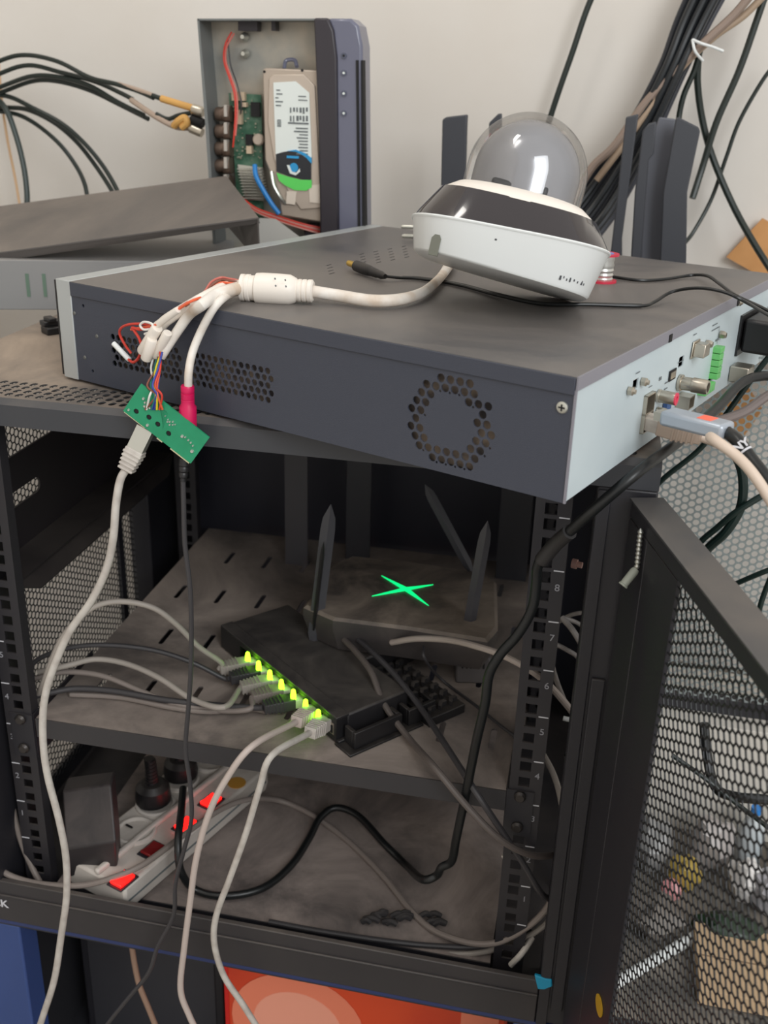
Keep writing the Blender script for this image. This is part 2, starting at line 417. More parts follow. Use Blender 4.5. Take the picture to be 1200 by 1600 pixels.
# left perforated side
PIT = .0078
M = frame((RX0+.006, .022, -.445), (0, 0, 1), (0, 1, 0))
mb = MB(M).honey(.475, .36, PIT, .0039, 6, mask=lambda x, y: not (.318 < y < .328))
side_l = obj('side_mesh', mb, M_mesh, rack)
mb = MB().box((RX0+.003, .385-.046, -.46), (RX0+.008, .385-.034, .039)).box((RX0, RY0+.05, -.468), (RX0+.004, .385, -.44)).box((RX0+.001, RY0+.04, .030), (RX0+.006, .385, .0395))
obj('side_frame', mb, M_rack, rack)
M = frame((RX1-.006, .06, -.445), (0, 0, 1), (0, 1, 0))
mb = MB(M).honey(.475, .37, PIT, .0036, 6)
obj('side_mesh', mb, M_mesh, rack)
obj('inner_plate', MB().box((.050, .10, -.14), (.052, .38, .038)), mat('inner_plate', srgb(80, 80, 88), .5), rack)
# deep side brace behind the left rail
M = frame((-.505, .012, -.125), (0, 1, 0), (0, 0, 1))
mb = MB(M).plate(rect(0, 0, .36, .092), [slot(.075, .050, .085, .015)], .002)
o_ = MB().box((-.507, .012, -.127), (-.470, .372, -.125)); n_ = len(mb.v); mb.v += o_.v; mb.f += [tuple(i+n_ for i in f) for f in o_.f]; mb.mi += [0]*6
mb.add([(0,0,0)]*0, [])
obj('side_brace', mb, mat('brace_steel', srgb(34, 30, 33), .5, dust=DUST, damt=.25), rack)
mb = MB().prism([(-.507, .012, -.127), (-.470, .012, -.127), (-.462, .04, -.140), (-.462, .34, -.140), (-.470, .372, -.127), (-.507, .372, -.127)], (0, 0, -.0015))
obj('brace_flange', mb, mat('brace_steel', None), rack)
# open door
DD = V((.2827, -.9592, 0)); DN = V((.9592, .2827, 0)); H0 = V((.0478, -.0390, 0)); DL = .50
DT = .0218
def dpt(t, n, z): return H0+DD*t+DN*n+V((0, 0, z))
def dbox(mb, t0, t1, n0, n1, z0, z1):
    c = dpt((t0+t1)/2, (n0+n1)/2, (z0+z1)/2); return mb.obox(c, DD*(t1-t0), DN*(n1-n0), (0, 0, z1-z0))
door = obj('door', dbox(dbox(dbox(MB(), 0, DL, 0, DT, .0225, .0350), 0, .040, 0, DT, RZ0, .022), DL-.05, DL, 0, DT, RZ0, .022), M_rack, rack, bevel=.0012)
dbm = dbox(MB(), .0990, DL-.0505, .0004, .003, RZ0, RZ0+.03)
obj('bottom_rail', dbm, M_rack, door)
obj('door_stile', dbox(MB(), .0405, .0985, .0002, .003, RZ0, .022), M_rack, door)
obj('top_cap', dbox(MB(), -.001, DL+.001, -.001, DT+.001, .0351, .0367), mat('door_top', srgb(62, 63, 66), .42, dust=DUST, damt=.45), door)
PD = .0078
Mz = frame(dpt(.100, .002, RZ0+.034), (0, 0, 1), DD)
mb = MB(Mz).honey(.466, .346, PD, .0039, 6, mask=None)
obj('door_mesh', mb, M_mesh, door)
mb = MB().box((.036, RY0-.003, RZ0+.02), (.0465, RY0, PY(955, 1062, RY0).z))
obj('post_plate', mb, M_rack, rack, bevel=.001)
p_ = PP(937, 1571, H0, DN); mb = MB().cyl(p_-DN*.0008, p_-DN*.0001, .0085, n=20); obj('round_sticker', mb, M_mustard, door, label='mustard round sticker')

# ================================================================== screw with wall plug on the door
mb = MB()
def DPx(x, y, o=.003): return PP(x, y, H0-DN*o, DN)
a = DPx(1001, 828); b = DPx(995, 888); ax = (b-a)
prof = []
for i in range(19): prof.append((.0021 if i % 2 else .0013, i/18))
mb.lathe(a, ax, [(.0003, -.04)]+prof, 12)
scr = solo('wood_screw', mb, M_zinc, 'small zinc screw stuck upright on the inside of the open door', 'screw')
mb = MB(); c0 = DPx(994, 889, .003); c1 = c0-DN*.006+V((-.002, -.004, -.011))
mb.lathe(c0, c1-c0, [(.0024, 0), (.0030, .15), (.0029, .9), (.0034, .93), (.0034, 1)], 14)
solo('wall_plug', mb, mat('plug_grey', srgb(170, 174, 162), .5), 'short grey wall plug below the screw on the open door', 'wall plug')

# ================================================================== middle shelf
shf = thing('rack_shelf', 'dusty black slotted shelf that carries the lit switch and router', 'shelf', (-.233, .22, -.257))
SZ = -.255
holes = []
for j in range(4):
    for i in range(9):
        holes.append(slot(-.425+i*.048+(.024 if j % 2 else 0), .07+j*.1, .034, .0055, PI/2, 4))
holes = [h for h in holes if all(-.452 < p[0] < -.014 for p in h)]
mb = MB(Matrix.Translation((0, 0, SZ))).plate(rect(-.4575, -.001, -.0215, .448), holes, .0015)
obj('shelf_plate', mb, M_shelf, shf)
obj('shelf_lip', MB().box((-.4575, .446, SZ-.02), (-.0215, .4475, SZ-.0015)), M_rack, shf)
mb = MB().box((-.4575, -.0025, SZ-.020), (-.0215, -.001, SZ))
obj('shelf_lip', mb, mat('lip_steel', srgb(50, 49, 52), .45, dust=DUST, damt=.4), shf)
for s_, x in ((1, -.0095), (-1, -.4725)):
    mb = MB().box((x-.0115, -.0018, SZ-.045), (x+.0115, -.0001, SZ+.002)).box((x-s_*.0115-.0008, .0, SZ-.045), (x-s_*.0115+.0008, .12, SZ+.002))
    br = obj('shelf_bracket', mb, M_rack, shf)
    for z in (-.258, -.290):
        m2 = MB().lathe((x, -.0018, z), (0, -.004, 0), [(.0052, 0), (.0052, .5), (.0035, 1)], 16)
        obj('bolt', m2, mat('bolt_steel', srgb(70, 66, 64), .4, .6), br)

# lower shelf (bottom plate)
BZ = -.452
low = thing('bottom_shelf', 'dusty dark lower shelf under the power strip and black cables', 'shelf', (-.24, .2, BZ-.012))
obj('shelf_plate', MB().box((-.4575, .0, BZ-.0015), (-.022, .445, BZ)), M_bottom, low)
obj('shelf_lip', MB().box((-.4575, -.0015, BZ-.012), (-.022, 0, BZ)).box((-.4575, .0, BZ-.012), (-.456, .445, BZ-.0015)), M_rack, low)

# ================================================================== big recorder on the roof
A = .38231; O = V((.0028, -.1303, .0641)); NL, NW, NH = .4527, .4471, .0802
RM = Matrix.Translation(O) @ Matrix.Rotation(-A, 4, 'Z')
nvr = thing('network_video_recorder', 'large flat black video recorder with silver front edge lying across the rack top', 'recorder', O, Matrix.Rotation(-A, 4, 'Z'))
def nw(x, y, z): return RM @ V((x, y, z))
TZ = O.z+NH
NVX = lambda m: V(RM.to_3x3() @ V(m))
def nobj(name, mb, mats, parent=None, **k): return obj(name, mb, mats, parent or nvr, world=False, **k)
# NB: local frame: x 0 rear plate .. -NL front bezel ; y 0 near side .. NW far side
BEZ = .0165
holes = []
def hexfield(x0, x1, z0, z1, p, r, mask=None, n=8, slope=0):
    res = []; j = 0; z = z0
    while z <= z1:
        x = x0+(p/2 if j % 2 else 0)
        while x <= x1:
            if not mask or mask(x, z): res.append(circ(x, z, r, n))
            x += p
        z += p*.866; j += 1
    return res
holes += hexfield(-.392, -.318, .021, .0445, .0062, .0025)
holes += hexfield(-.309, -.229, .021, .0445, .0062, .0025)
RC = (-.0838, .0352)
ringb = hexfield(-.12, -.045, .0025, .069, .0070, .0029, lambda x, z: .0195 < math.hypot(x-RC[0], z-RC[1]) < .0315, 10)
ringc = []
for j in range(-6, 7):
    for i in range(-6, 7):
        x = -.12+i*.007+.042; z = .0025+(j+5)*.00606+.0035*1.0
        if (j+5) % 2: x += .0035
        if .0185 < math.hypot(x-RC[0], z-RC[1]) < .0325 and all(math.hypot(x-sum(p[0] for p in h)/10, z-sum(p[1] for p in h)/10) > .0039 for h in ringb): ringc.append(circ(x, z, .0009, 6))
holes += ringb+ringc
holes += [circ(-.4235, .0625, .0014, 8), circ(-.4185, .010, .0014, 8)]
Ms = frame((0, 0, 0), (1, 0, 0), (0, 0, 1))
mb = MB(Ms).plate(rect(-NL+BEZ, 0, -.0006, .0692), holes, .0012)
nobj('side_plate', mb, M_nvr)
m2 = MB().box((-NL+BEZ, .0012, .0), (-.001, NW-.001, .0012)).box((-NL+BEZ, NW-.0012, .001), (-.001, NW, NH-.002)).box((-.2, .05, .0012), (-.199, .35, .05))
nobj('chassis', m2, M_nvr)
mb = MB().box((-.15, .007, .004), (-.04, .009, .066)).box((-.40, .012, .004), (-.23, .014, .060))
nobj('inner_board', mb, M_inner)
vent = [];
for i in range(5):
    for j in range(5): vent.append(slot(-.377+i*.0155, .235+.095-j*.0052-i*.003, .0095, .0012, .0, 2))
vent = []
for gx in range(5):
    for gy in range(5):
        if gx == 4 and gy > 3: continue
        p = RM.inverted() @ PZ(*((565+22*gx+gy*1.2, 397-4*gx+gy*4.2) if gx < 4 else (514+gy*1.5, 414+gy*4.4)), TZ); vent.append(slot(p.x, p.y, .0095, .0014, PI/2+.1, 2))
mb = MB(Matrix.Translation((0, 0, NH))).plate(rect(-NL+BEZ, -.0010, .0, NW), vent, .0012)
nobj('top_cover', mb, M_nvrtop)
nobj('cover_lip', MB().box((-NL+BEZ, -.0014, NH-.0112), (-.0004, -.0002, NH-.0004)), M_nvr, bevel=.0004)
mb = MB()
mb.box((.0, -.0005, NH-.0085), (.0012, .1545, NH)).box((.0, .1605, NH-.0085), (.0012, .3175, NH)).box((.0, .3225, NH-.0085), (.0012, NW, NH)).box((0, .1545, NH-.003), (.0012, .1605, NH)).box((0, .3175, NH-.003), (.0012, .3225, NH))
nobj('rear_fold', mb, M_fold)
mb = MB().box((0, .1548, NH-.0085), (.0018, .1602, NH-.003)).box((0, .3178, NH-.0085), (.0018, .3222, NH-.003)); nobj('clip', mb, M_dark)
# silver bezel
mb = MB().box((-NL, -.001, -.0005), (-NL+BEZ, NW, NH+.0004))
nobj('front_bezel', mb, M_silver, bevel=.0006)
mb = MB().box((-NL-.003, .0, .001), (-NL, NW-.001, NH-.001)); nobj('front_panel', mb, M_black)
# rear plate with openings. plate local: x -> local y of recorder, y -> z
Mr = frame((-.0006, 0, 0), (0, 1, 0), (0, 0, 1))
rh = [rect(.0975, .0495, .1075, .0565), rect(.1235, .012, .1405, .0400), rect(.258, .0125, .2845, .0185), rect(.2765, .0185, .2845, .0455), rect(.343, .026, .40, .058), rect(.1905, .0455, .2015, .0535)]
mb = MB(Mr).plate(rect(.0008, 0, NW-.0005, NH-.0085), rh, .001)
rp = nobj('rear_plate', mb, M_rear)
nobj('edge_strip', MB().box((-.0006, -.0006, 0), (.0008, .001, NH-.0085)), M_fold)
sc = MB().lathe((-.0074, -.0002, .0603), (0, -.0012, 0), [(.0038, 0), (.0036, .7), (.0030, 1)], 18)
so = nobj('case_screw', sc, M_zinc); nobj('cross_slot', MB().cbox((-.0074, -.0015, .0603), .0042, .0004, .0010).cbox((-.0074, -.0015, .0603), .0010, .0004, .0042), M_dark, so)
for x, z in ((-.4345, .055), (-.410, .040), (-.4265, .020)):
    nobj('rivet', MB().lathe((x, -.0001, z), (0, -.0008, 0), [(.0017, 0), (.0010, 1)], 10), mat('rivet_grey', srgb(96, 96, 92), .5))
def jack(y, z, r, L, m, n=20, hole=True):
    return MB().lathe((0, y, z), (L, 0, 0), [(r*1.05, 0), (r*1.05, .12), (r, .14), (r, 1), (r*.72, 1), (r*.72, .6)], n)
c = nobj('hex_standoff', MB().lathe((0, .0895, .0515), (.005, 0, 0), [(.0032, 0), (.0032, .6), (.0022, .7), (.0018, 1)], 6), M_metal)
nobj('hex_standoff', MB().lathe((0, .1135, .0525), (.005, 0, 0), [(.0032, 0), (.0032, .6), (.0022, .7), (.0018, 1)], 6), M_metal)
nobj('hdmi_socket', MB().box((-.006, .0978, .0498), (-.0012, .1072, .0502)).box((-.006, .0978, .0558), (-.0012, .1072, .0562)).box((-.006, .100, .0515), (-.003, .105, .0532)), M_metal)
nobj('lan_socket', MB().box((-.012, .1237, .0122), (.002, .1246, .0398)).box((-.012, .1396, .0122), (.002, .1404, .0398)).box((-.012, .1237, .039), (.002, .1404, .0398)).box((-.012, .1237, .0255), (.002, .1404, .0268)).box((-.012, .1237, .0122), (.002, .1404, .013)), M_metal)
nobj('audio_jack', jack(.1520, .0335, .0046, .013, M_metal), M_metal)
nobj('audio_ring', MB().lathe((.0125, .1520, .0335), (.0012, 0, 0), [(.0046, 0), (.0046, 1), (.0022, 1), (.0020, .2)], 18), mat('red_ring', srgb(220, 60, 90), .4))
nobj('esata_socket', MB().box((0, .1705, .0395), (.0006, .184, .0475), 0).box((.0006, .172, .041), (.0010, .1825, .046), 1), [M_dark, M_metal])
nobj('bnc_jack', MB().lathe((0, .1965, .0335), (.022, 0, 0), [(.0062, 0), (.0062, .1), (.0050, .12), (.0050, .45), (.0056, .47), (.0056, .9), (.0050, 1), (.0036, 1), (.0034, .5)], 24), M_metal)
nobj('hex_standoff', MB().lathe((0, .183, .0235), (.004, 0, 0), [(.0026, 0), (.0026, .7), (.0016, 1)], 6), M_metal)
nobj('usb_socket', MB().box((0, .196, .0135), (.010, .2085, .0145)).box((0, .196, .0225), (.010, .2085, .0235)).box((0, .196, .0145), (.010, .197, .0225)).box((0, .2075, .0145), (.010, .2085, .0225)).box((0, .198, .0185), (.006, .206, .0205)), M_metal)
nobj('small_jack', MB().lathe((0, .1545, .0215), (.006, 0, 0), [(.0032, 0), (.0032, 1), (.0018, 1), (.0016, .2)], 16), M_metal)
nobj('serial_port', MB().prism([(0, .2165, .0605), (0, .2315, .0605), (0, .2335, .0475), (0, .2145, .0475)], (.001, 0, 0)).prism([(.001, .2185, .0590), (.001, .2295, .0590), (.001, .2312, .0492), (.001, .2168, .0492)], (.0085, 0, 0)), M_metal, bevel=.0008)
nobj('hex_standoff', MB().lathe((0, .2520, .0525), (.005, 0, 0), [(.0034, 0), (.0034, .6), (.0022, 1)], 6), M_metal)
nobj('hex_standoff', MB().lathe((0, .2870, .0535), (.005, 0, 0), [(.0034, 0), (.0034, .6), (.0022, 1)], 6), M_metal)
mb = MB()
for i in range(5): mb.box((-.004, .2752, .0190+i*.0054), (.0060, .2850, .0238+i*.0054))
for i in range(4): mb.box((-.004, .2500+i*.0062, .0110), (.0060, .2552+i*.0062, .0182))
nobj('terminal_block', mb, mat('terminal_green', srgb(110, 190, 110), .4), bevel=.0004)
mb = MB()
for (y0, z0, y1, z1) in ((.262, .0605, .281, .0612), (.281, .047, .2814, .0612), (.262, .0645, .274, .0652), (.2155, .0655, .2225, .0662), (.100, .0605, .107, .0612), (.1295, .0445, .1355, .0450), (.150, .0450, .1535, .0475), (.1640, .0395, .1690, .0405), (.164, .0350, .170, .0358), (.187, .0500, .199, .0506), (.1835, .008, .193, .0086), (.21, .0065, .23, .0071), (.1705, .0235, .1765, .0245), (.277, .0495, .2845, .0510)):
    mb.box((0, y0, z0), (.0002, y1, z1))
nobj('printed_mark', mb, M_ink)
nobj('blue_socket', MB().box((0, .166, .0165), (.003, .176, .0245)), mat('blue_socket', srgb(60, 90, 140), .4))
nobj('power_inlet', MB().box((-.01, .3425, .0245), (.0015, .4005, .0595)), M_black)
nobj('rocker_screw', MB().lathe((0, .3265, .0735), (.004, 0, 0), [(.003, 0), (.003, .5), (.001, 1)], 12), M_metal)
nobj('latch_block', MB().box((0, .333, .004), (.016, .352, .018)), M_metal, bevel=.001)

# ------------------------------------------------ power plug in the recorder
pp = thing('power_plug', 'black power plug and thick black cord pushed into the back of the large recorder', 'plug', nw(.02, .36, .03))
mb = MB(RM).box((.002, .346, .0275), (.030, .398, .0565)); obj('plug_body', mb, M_black, pp, bevel=.003)
pc = [nw(.029, .375, .037), nw(.05, .372, .03), nw(.066, .345, .018)]
pc += [PY(1175, 590, .13), PY(1120, 638, .07), PY(1060, 690, .0), PY(1000, 735, -.055), PY(935, 790, -.062), PY(895, 826, -.055), PY(868, 852, -.045), PY(842, 880, -.038), PY(838, 912, -.036), PY(832, 950, -.036), PY(810, 990, -.036),
       PY(782, 1022, -.036), PY(764, 1055, -.036), PY(758, 1100, -.036), PY(744, 1160, -.03), PY(728, 1240, -.015), PY(713, 1310, .0), PY(706, 1345, .01), PY(690, 1355, .012), PY(682, 1368, .015), PY(660, 1374, .02)]
pc += [PZ(635, 1352, BZ+.006), PZ(600, 1318, BZ+.007), PZ(560, 1275, BZ+.012), PZ(525, 1262, BZ+.014), PZ(500, 1278, BZ+.010), PZ(483, 1310, BZ+.006), PZ(455, 1352, BZ+.006), PZ(410, 1388, BZ+.006), PZ(350, 1400, BZ+.006), PZ(305, 1390, BZ+.007), PZ(283, 1362, BZ+.03), PZ(278, 1320, BZ+.055), PZ(283, 1270, BZ+.068), PZ(286, 1232, BZ+.066)]
obj('power_cord', MB().tube(pc, .0039, 12, 5), M_bcable, pp)
obj('bundle_tape', MB().tube([PY(890, 831, -.054), PY(868, 850, -.044), PY(846, 876, -.038)], .0056, 12, 3), mat('dusty_tape', srgb(44, 42, 42), .5), pp)

# ------------------------------------------------ plugs with cables
def rj45(th, tip, d, up, sc=1.0, head=M_clear, boot=M_lcable, ridges=5, L=.034, tab=True, bw=.0125, h0=.0095):
    """modular plug: tip = face point, d = direction in which the cable leaves"""
    M = frame(tip, d, up)   # local x along cable, y "up", z sideways
    k = sc
    hd = MB(M).box((0, -.004*k, -.0058*k), ((h0+.002)*k, .004*k, .0058*k)); obj('plug_head', hd, head, th, bevel=.0004)
    b = MB(M); n = 0
    prof = []
    sec = [(h0*k, bw/2*k), (.020*k, bw/2*k), (L*k, .0045*k)]
    vs = []
    for x, r in sec: vs += [(x, -r*.8, -r), (x, r*.8, -r), (x, r*.8, r), (x, -r*.8, r)]
    fs = [(0, 1, 2, 3), (11, 10, 9, 8)]
    for j in range(2):
        for i in range(4): fs.append((j*4+i, (j+1)*4+i, (j+1)*4+(i+1) % 4, j*4+(i+1) % 4))
    b.add(vs, fs)
    obj('plug_boot', b, boot, th, bevel=.0008)
    rg = MB(M)
    for i in range(ridges):
        x = (.019+.0030*i)*k; r = (.0066-.00030*i)*k
        rg.box((x, -r*.86, -r), (x+.0016*k, r*.86, r))
    obj('boot_ridge', rg, boot, th, bevel=.0004)
    if tab: obj('plug_latch', MB(M).box((.001*k, .004*k, -.0022*k), (.012*k, .0056*k, .0022*k)), head, th)
    return M @ V((L*k, 0, 0))

# grey network cable in the recorder's LAN socket
gl = thing('network_cable', 'beige network cable plugged into the back of the large recorder', 'network cable', nw(.01, .132, .02))
e = rj45(gl, nw(-.001, .132, .0195), NVX((.97, .06, -.10)), (0, 0, 1), 1.15, M_clear, mat('beige_plug', srgb(178, 158, 142), .5), 5, .036)
obj('cable_sheath', MB().tube([e-NVX((.006, 0, -.001)), e+NVX((.012, .001, -.002)), PY(1110, 683, -.10), PY(1150, 712, -.115), PY(1180, 745, -.125), PY(1215, 800, -.13)], .0033, 12, 6), mat('beige_cable', srgb(206, 188, 172), .5), gl)
# silver hdmi plug
hd = thing('display_cable', 'silver display plug with a black cable beside the beige network plug', 'display cable', nw(.01, .165, .012))
p0 = PY(1040, 652, -.035); p1 = PY(1138, 676, -.062); d = (p1-p0); dn = d.normalized()
sd = V((0, 0, 1)).cross(dn).normalized(); upv = dn.cross(sd).normalized()
p0 = p0+upv*.001
mb = MB().obox(p0+d*.5, d, sd*.017, upv*.0105); hb = obj('plug_shell', mb, mat('silver_plastic', srgb(168, 176, 186), .3, .3), hd, bevel=.0025)
obj('plug_print', MB().obox(p0+d*.66, d*.22, sd*.010, upv*.0112), M_salmon, hd, bevel=.0003)
obj('plug_tip', MB().obox(p0-d*.04, d*.16, sd*.012, upv*.006), M_metal, hd)
q = [p1-d*.02, PY(1152, 688, -.070), PY(1172, 715, -.080), PY(1195, 745, -.09), PY(1225, 790, -.1)]
obj('cable_sheath', MB().tube(q, .0043, 12, 6), M_bcable, hd)
qd = (PY(1172, 715, -.080)-PY(1152, 688, -.070)).normalized()
vdir = (CAM-PY(1160, 700, -.075)).normalized()
t = text_mb('NY', .0075, frame(PY(1158, 696, -.0745)+vdir*.0047, (-qd).cross(vdir), -qd), bold=.0003); obj('cable_print', t, M_num, hd, label='white capital letters on the black cable')
obj('print_band', MB().tube([PY(1164, 704, -.077), PY(1166, 706.5, -.0777)], .00455, 16, smooth=False), M_num, hd)

# ================================================================== dome camera
vc = PY(790, 410, .0467)
vd = (vc-CAM).normalized(); rt = CM @ V((1, 0, 0)); rt = (rt-vd*rt.dot(vd)).normalized(); up = rt.cross(vd).normalized()
th_ = math.radians(13.6)
ax = (up*math.cos(th_)+rt*math.sin(th_)).normalized(); rx = (rt*math.cos(th_)-up*math.sin(th_)).normalized()
tl = math.radians(4.2); ax = (ax*math.cos(tl)+vd*math.sin(tl)).normalized(); ry = ax.cross(rx).normalized()
def cpx(x, y):
    d = ray(x, y); return CAM+d*((vc-CAM).dot(vd)/d.dot(vd))
base = cpx(781, 432)
DM = Matrix.Translation(base) @ Matrix((rx, ry, ax)).transposed().to_4x4()
dcam = thing('dome_camera', 'white dome camera with smoked band and clear bubble lying tilted on the recorder', 'camera', base, Matrix((rx, ry, ax)).transposed().to_4x4())
KP = (vc-CAM).length/FPX
def dlathe(prof, n=64, sq=None, caps=True):
    mb = MB(); vs = []; fs = []
    for r, h, *o in prof:
        sh = o[0] if o else 0
        for i in range(n):
            a = 2*PI*i/n; c, s_ = math.cos(a), math.sin(a)
            k = 1 if not sq else 1/((abs(c)**sq+abs(s_)**sq)**(1/sq))
            x = r*c*k; y = r*s_*k; vs.append((x*KP, y*KP, (h+sh*x)*KP))
    m = len(prof)
    for j in range(m-1):
        for i in range(n): fs.append((j*n+i, j*n+(i+1) % n, (j+1)*n+(i+1) % n, (j+1)*n+i))
    if caps: fs += [tuple(range(n))[::-1], tuple(range((m-1)*n, m*n))]
    return mb.add(vs, fs)
obj('base_shell', dlathe([(126, -1, -.036), (132, 0, -.036), (134.5, 3, -.03), (145, 52, .046), (147, 55, .046), (145, 58, .046)], sq=3.6), M_white, dcam, world=False, angle=40)
obj('base_rim', dlathe([(147.5, 54.5, .046), (148.5, 56.5, .046), (147.5, 58, .046)], sq=3.6, caps=False), M_white, dcam, world=False)
zmin = min((DM @ V(v.co)).z for v in bpy.data.objects['base_shell'].data.vertices); print('camera base lowest', zmin, 'top', TZ)
obj('smoked_band', dlathe([(146, 58, .046), (142, 66, .036), (119, 101)], sq=3.2), M_gloss, dcam, world=False, angle=50)
obj('top_ring', dlathe([(120, 100), (118, 103), (97, 117), (92, 118), (90, 112)], sq=2.4), M_whitew, dcam, world=False, angle=50)
dome = [(90, 112), (90, 150)]+[(90*math.cos(t), 150+90*math.sin(t)) for t in [PI/2*i/16 for i in range(1, 17)]]
dome[-1] = (.3, 240)
obj('clear_dome', dlathe(dome, caps=False), M_bubble, dcam, world=False, angle=80)
inner = [(79, 114), (79, 150)]+[(79*math.cos(t), 150+79*math.sin(t)) for t in [PI/2*i/14 for i in range(1, 15)]]
inner[-1] = (.3, 229)
ic = obj('inner_cover', dlathe(inner, caps=False), mat('inner_grey', srgb(150, 150, 154), .2, .2, coat=.4), dcam, world=False, angle=80)
# lens slit
obj('lens_slot', MB().box((-46*KP, -77*KP, 116*KP), (-10*KP, -62*KP, 128*KP)).box((26*KP, -74*KP, 116*KP), (36*KP, -60*KP, 132*KP)), M_lblack, dcam, world=False, bevel=.002)
# cable notch, reset dot, print
nz = MB(); ny = -139*KP
def face_pt(x, z, out=0):
    r = 133.5+(z/55)*11; return V((x*KP, -((r**3.6-abs(x)**3.6)**(1/3.6))*KP-out, (z-.02*x)*KP))
mb = MB().prism([face_pt(-106, -3, .0010), face_pt(-92, -3, .0010), face_pt(-92, 20, .0010), face_pt(-95, 25, .0010), face_pt(-102, 25, .0010), face_pt(-106, 20, .0010)], (0, .004, 0))
obj('cable_notch', mb, mat('notch_grey', srgb(120, 122, 112), .6), dcam, world=False)
mb = MB()
for i, (x, z, s_) in enumerate(((86, 3, 4), (91, 5, 2), (96, 3, 2), (101, 4, 3), (107, 5, 3), (113, 4, 2), (119, 5, 4), (123, 4, 2))):
    c = face_pt(x*.95, z+9, .0004); mb.cbox(c, s_*KP*.7, .0004, (3 if i % 3 else 6)*KP)
mb.cbox(face_pt(-18, 38, .0004), 3*KP, .0004, 3*KP)
obj('small_print', mb, M_lblack, dcam, world=False)

# ------------------------------------------------ camera pigtail
sl0 = PZ(376, 449, TZ+.0095); sl1 = PZ(490, 455, TZ+.0095)
pig = thing('camera_pigtail', 'white camera lead with thick white sleeve fraying into wires over the recorder edge', 'cable', sl0)
d = sl1-sl0
pr_ = [(.0085, 0), (.0100, .01), (.0100, .06), (.0092, .065), (.0092, .08), (.0100, .085), (.0100, .13), (.0092, .14), (.0094, .2), (.0112, .22), (.0116, .3), (.0116, .5), (.0112, .68), (.0090, .76), (.0078, .78), (.0084, .80), (.0084, .83), (.0076, .84), (.0084, .86), (.0084, .90), (.0076, .91), (.0084, .93), (.0084, .98), (.0070, 1)]
obj('sleeve', MB().lathe(sl0, d, pr_, 28), M_whitew, pig)
mb = MB()
for (x, y) in ((430, 436), (446, 438), (431, 447), (447, 448)):
    c = PZ(x, y, TZ+.019); mb.cyl(c, c+V((0, -.0008, .0006)), .0006, n=8)
obj('sleeve_dot', mb, M_ink, pig)
lead = [sl1-d*.03, PZ(530, 462, TZ+.007), PZ(580, 470, TZ+.006), PZ(625, 468, TZ+.006), PZ(660, 457, TZ+.006), PZ(684, 438, TZ+.006), PZ(698, 420, TZ+.0065), PZ(704, 408, TZ+.0065)]
obj('main_lead', MB().tube(lead, .0046, 14, 8, rfun=lambda t: .0044+.0010*math.sin(t*7)*t), M_wcable, pig)
NSn = NVX((0, -1, 0))
def NS(x, y, o=.006): return PP(x, y, O+NSn*o, NSn)
BY = -.046
fa = sl0+d*.02
b1 = [fa, PZ(355, 455, TZ+.010), PZ(335, 462, TZ+.008), PZ(316, 476, TZ+.006), NS(297, 490, .008), NS(281, 512, .010), NS(266, 535, .014), NS(252, 558, .018)]
obj('branch_lead', MB().tube(b1, .0040, 12, 6, rfun=lambda t: .0050-.0018*t), M_wcable, pig)
b2 = [fa-V((.001, .002, .002)), PZ(358, 460, TZ+.007), PZ(344, 470, TZ+.006), NS(331, 486, .006), NS(314, 518, .008), NS(301, 550, .014), NS(295, 580, .022), PY(294, 608, BY+.006)]
obj('branch_lead', MB().tube(b2, .0030, 12, 6), M_wcable, pig)
b3 = [fa+V((0, .002, .002)), PZ(352, 447, TZ+.010), PZ(330, 458, TZ+.009), PZ(309, 470, TZ+.006), NS(282, 486, .008), NS(258, 502, .012), NS(246, 516, .014)]
obj('branch_lead', MB().tube(b3, .0035, 12, 6, rfun=lambda t: .0034+.0012*t), M_whitew, pig)
# thin wires
def wire(pts, r, m, name='thin_wire', th=pig): return obj(name, MB().tube(pts, r, 8, 6), m, th)
wire([fa+V((0, .003, .004)), PZ(360, 436, TZ+.014), PZ(345, 434, TZ+.014), PZ(330, 441, TZ+.012), PZ(318, 458, TZ+.008), PZ(300, 468, TZ+.006), NS(275, 484, 0.0200)], .0010, mat('pink_wire', srgb(198, 108, 96), .5))
wire([fa+V((0, .003, .002)), PZ(362, 443, TZ+.013), PZ(345, 442, TZ+.013), PZ(330, 452, TZ+.011), PZ(318, 463, TZ+.009), PZ(298, 471, TZ+.007), NS(273, 487, 0.0200)], .0010, M_orange)
wire([fa+V((0, .003, .003)), PZ(361, 439, TZ+.014), PZ(345, 438, TZ+.013), PZ(331, 446, TZ+.011), PZ(316, 461, TZ+.007), NS(290, 478, 0.0180)], .0009, M_brown)
def sleeve_(p0, p1, r, m=M_white): return obj('heat_shrink', MB().lathe(p0, p1-p0, [(r*.9, 0), (r, .05), (r, .95), (r*.85, 1)], 12), m, pig)
sleeve_(NS(278, 484, 0.0210), NS(243, 509, 0.0210), .0026, M_whitew)
sleeve_(NS(177, 536, 0.0120), NS(203, 563, 0.0100), .0021)
sleeve_(NS(246, 512, 0.0220), NS(222, 550, 0.0200), .0044, M_whitew)
sleeve_(NS(238, 530, 0.0240), NS(228, 562, 0.0240), .0042, M_whitew)
sleeve_(NS(262, 520, 0.0200), NS(243, 557, 0.0180), .0036, M_whitew)
wire([NS(201, 562, 0.0120), NS(208, 566, 0.0140), NS(216, 560, 0.0160), NS(221, 545, 0.0180), NS(218, 530, 0.0190), NS(210, 517, 0.0190), NS(207, 512, 0.0190), NS(220, 515, 0.0200), NS(240, 510, 0.0220)], .0011, M_red)
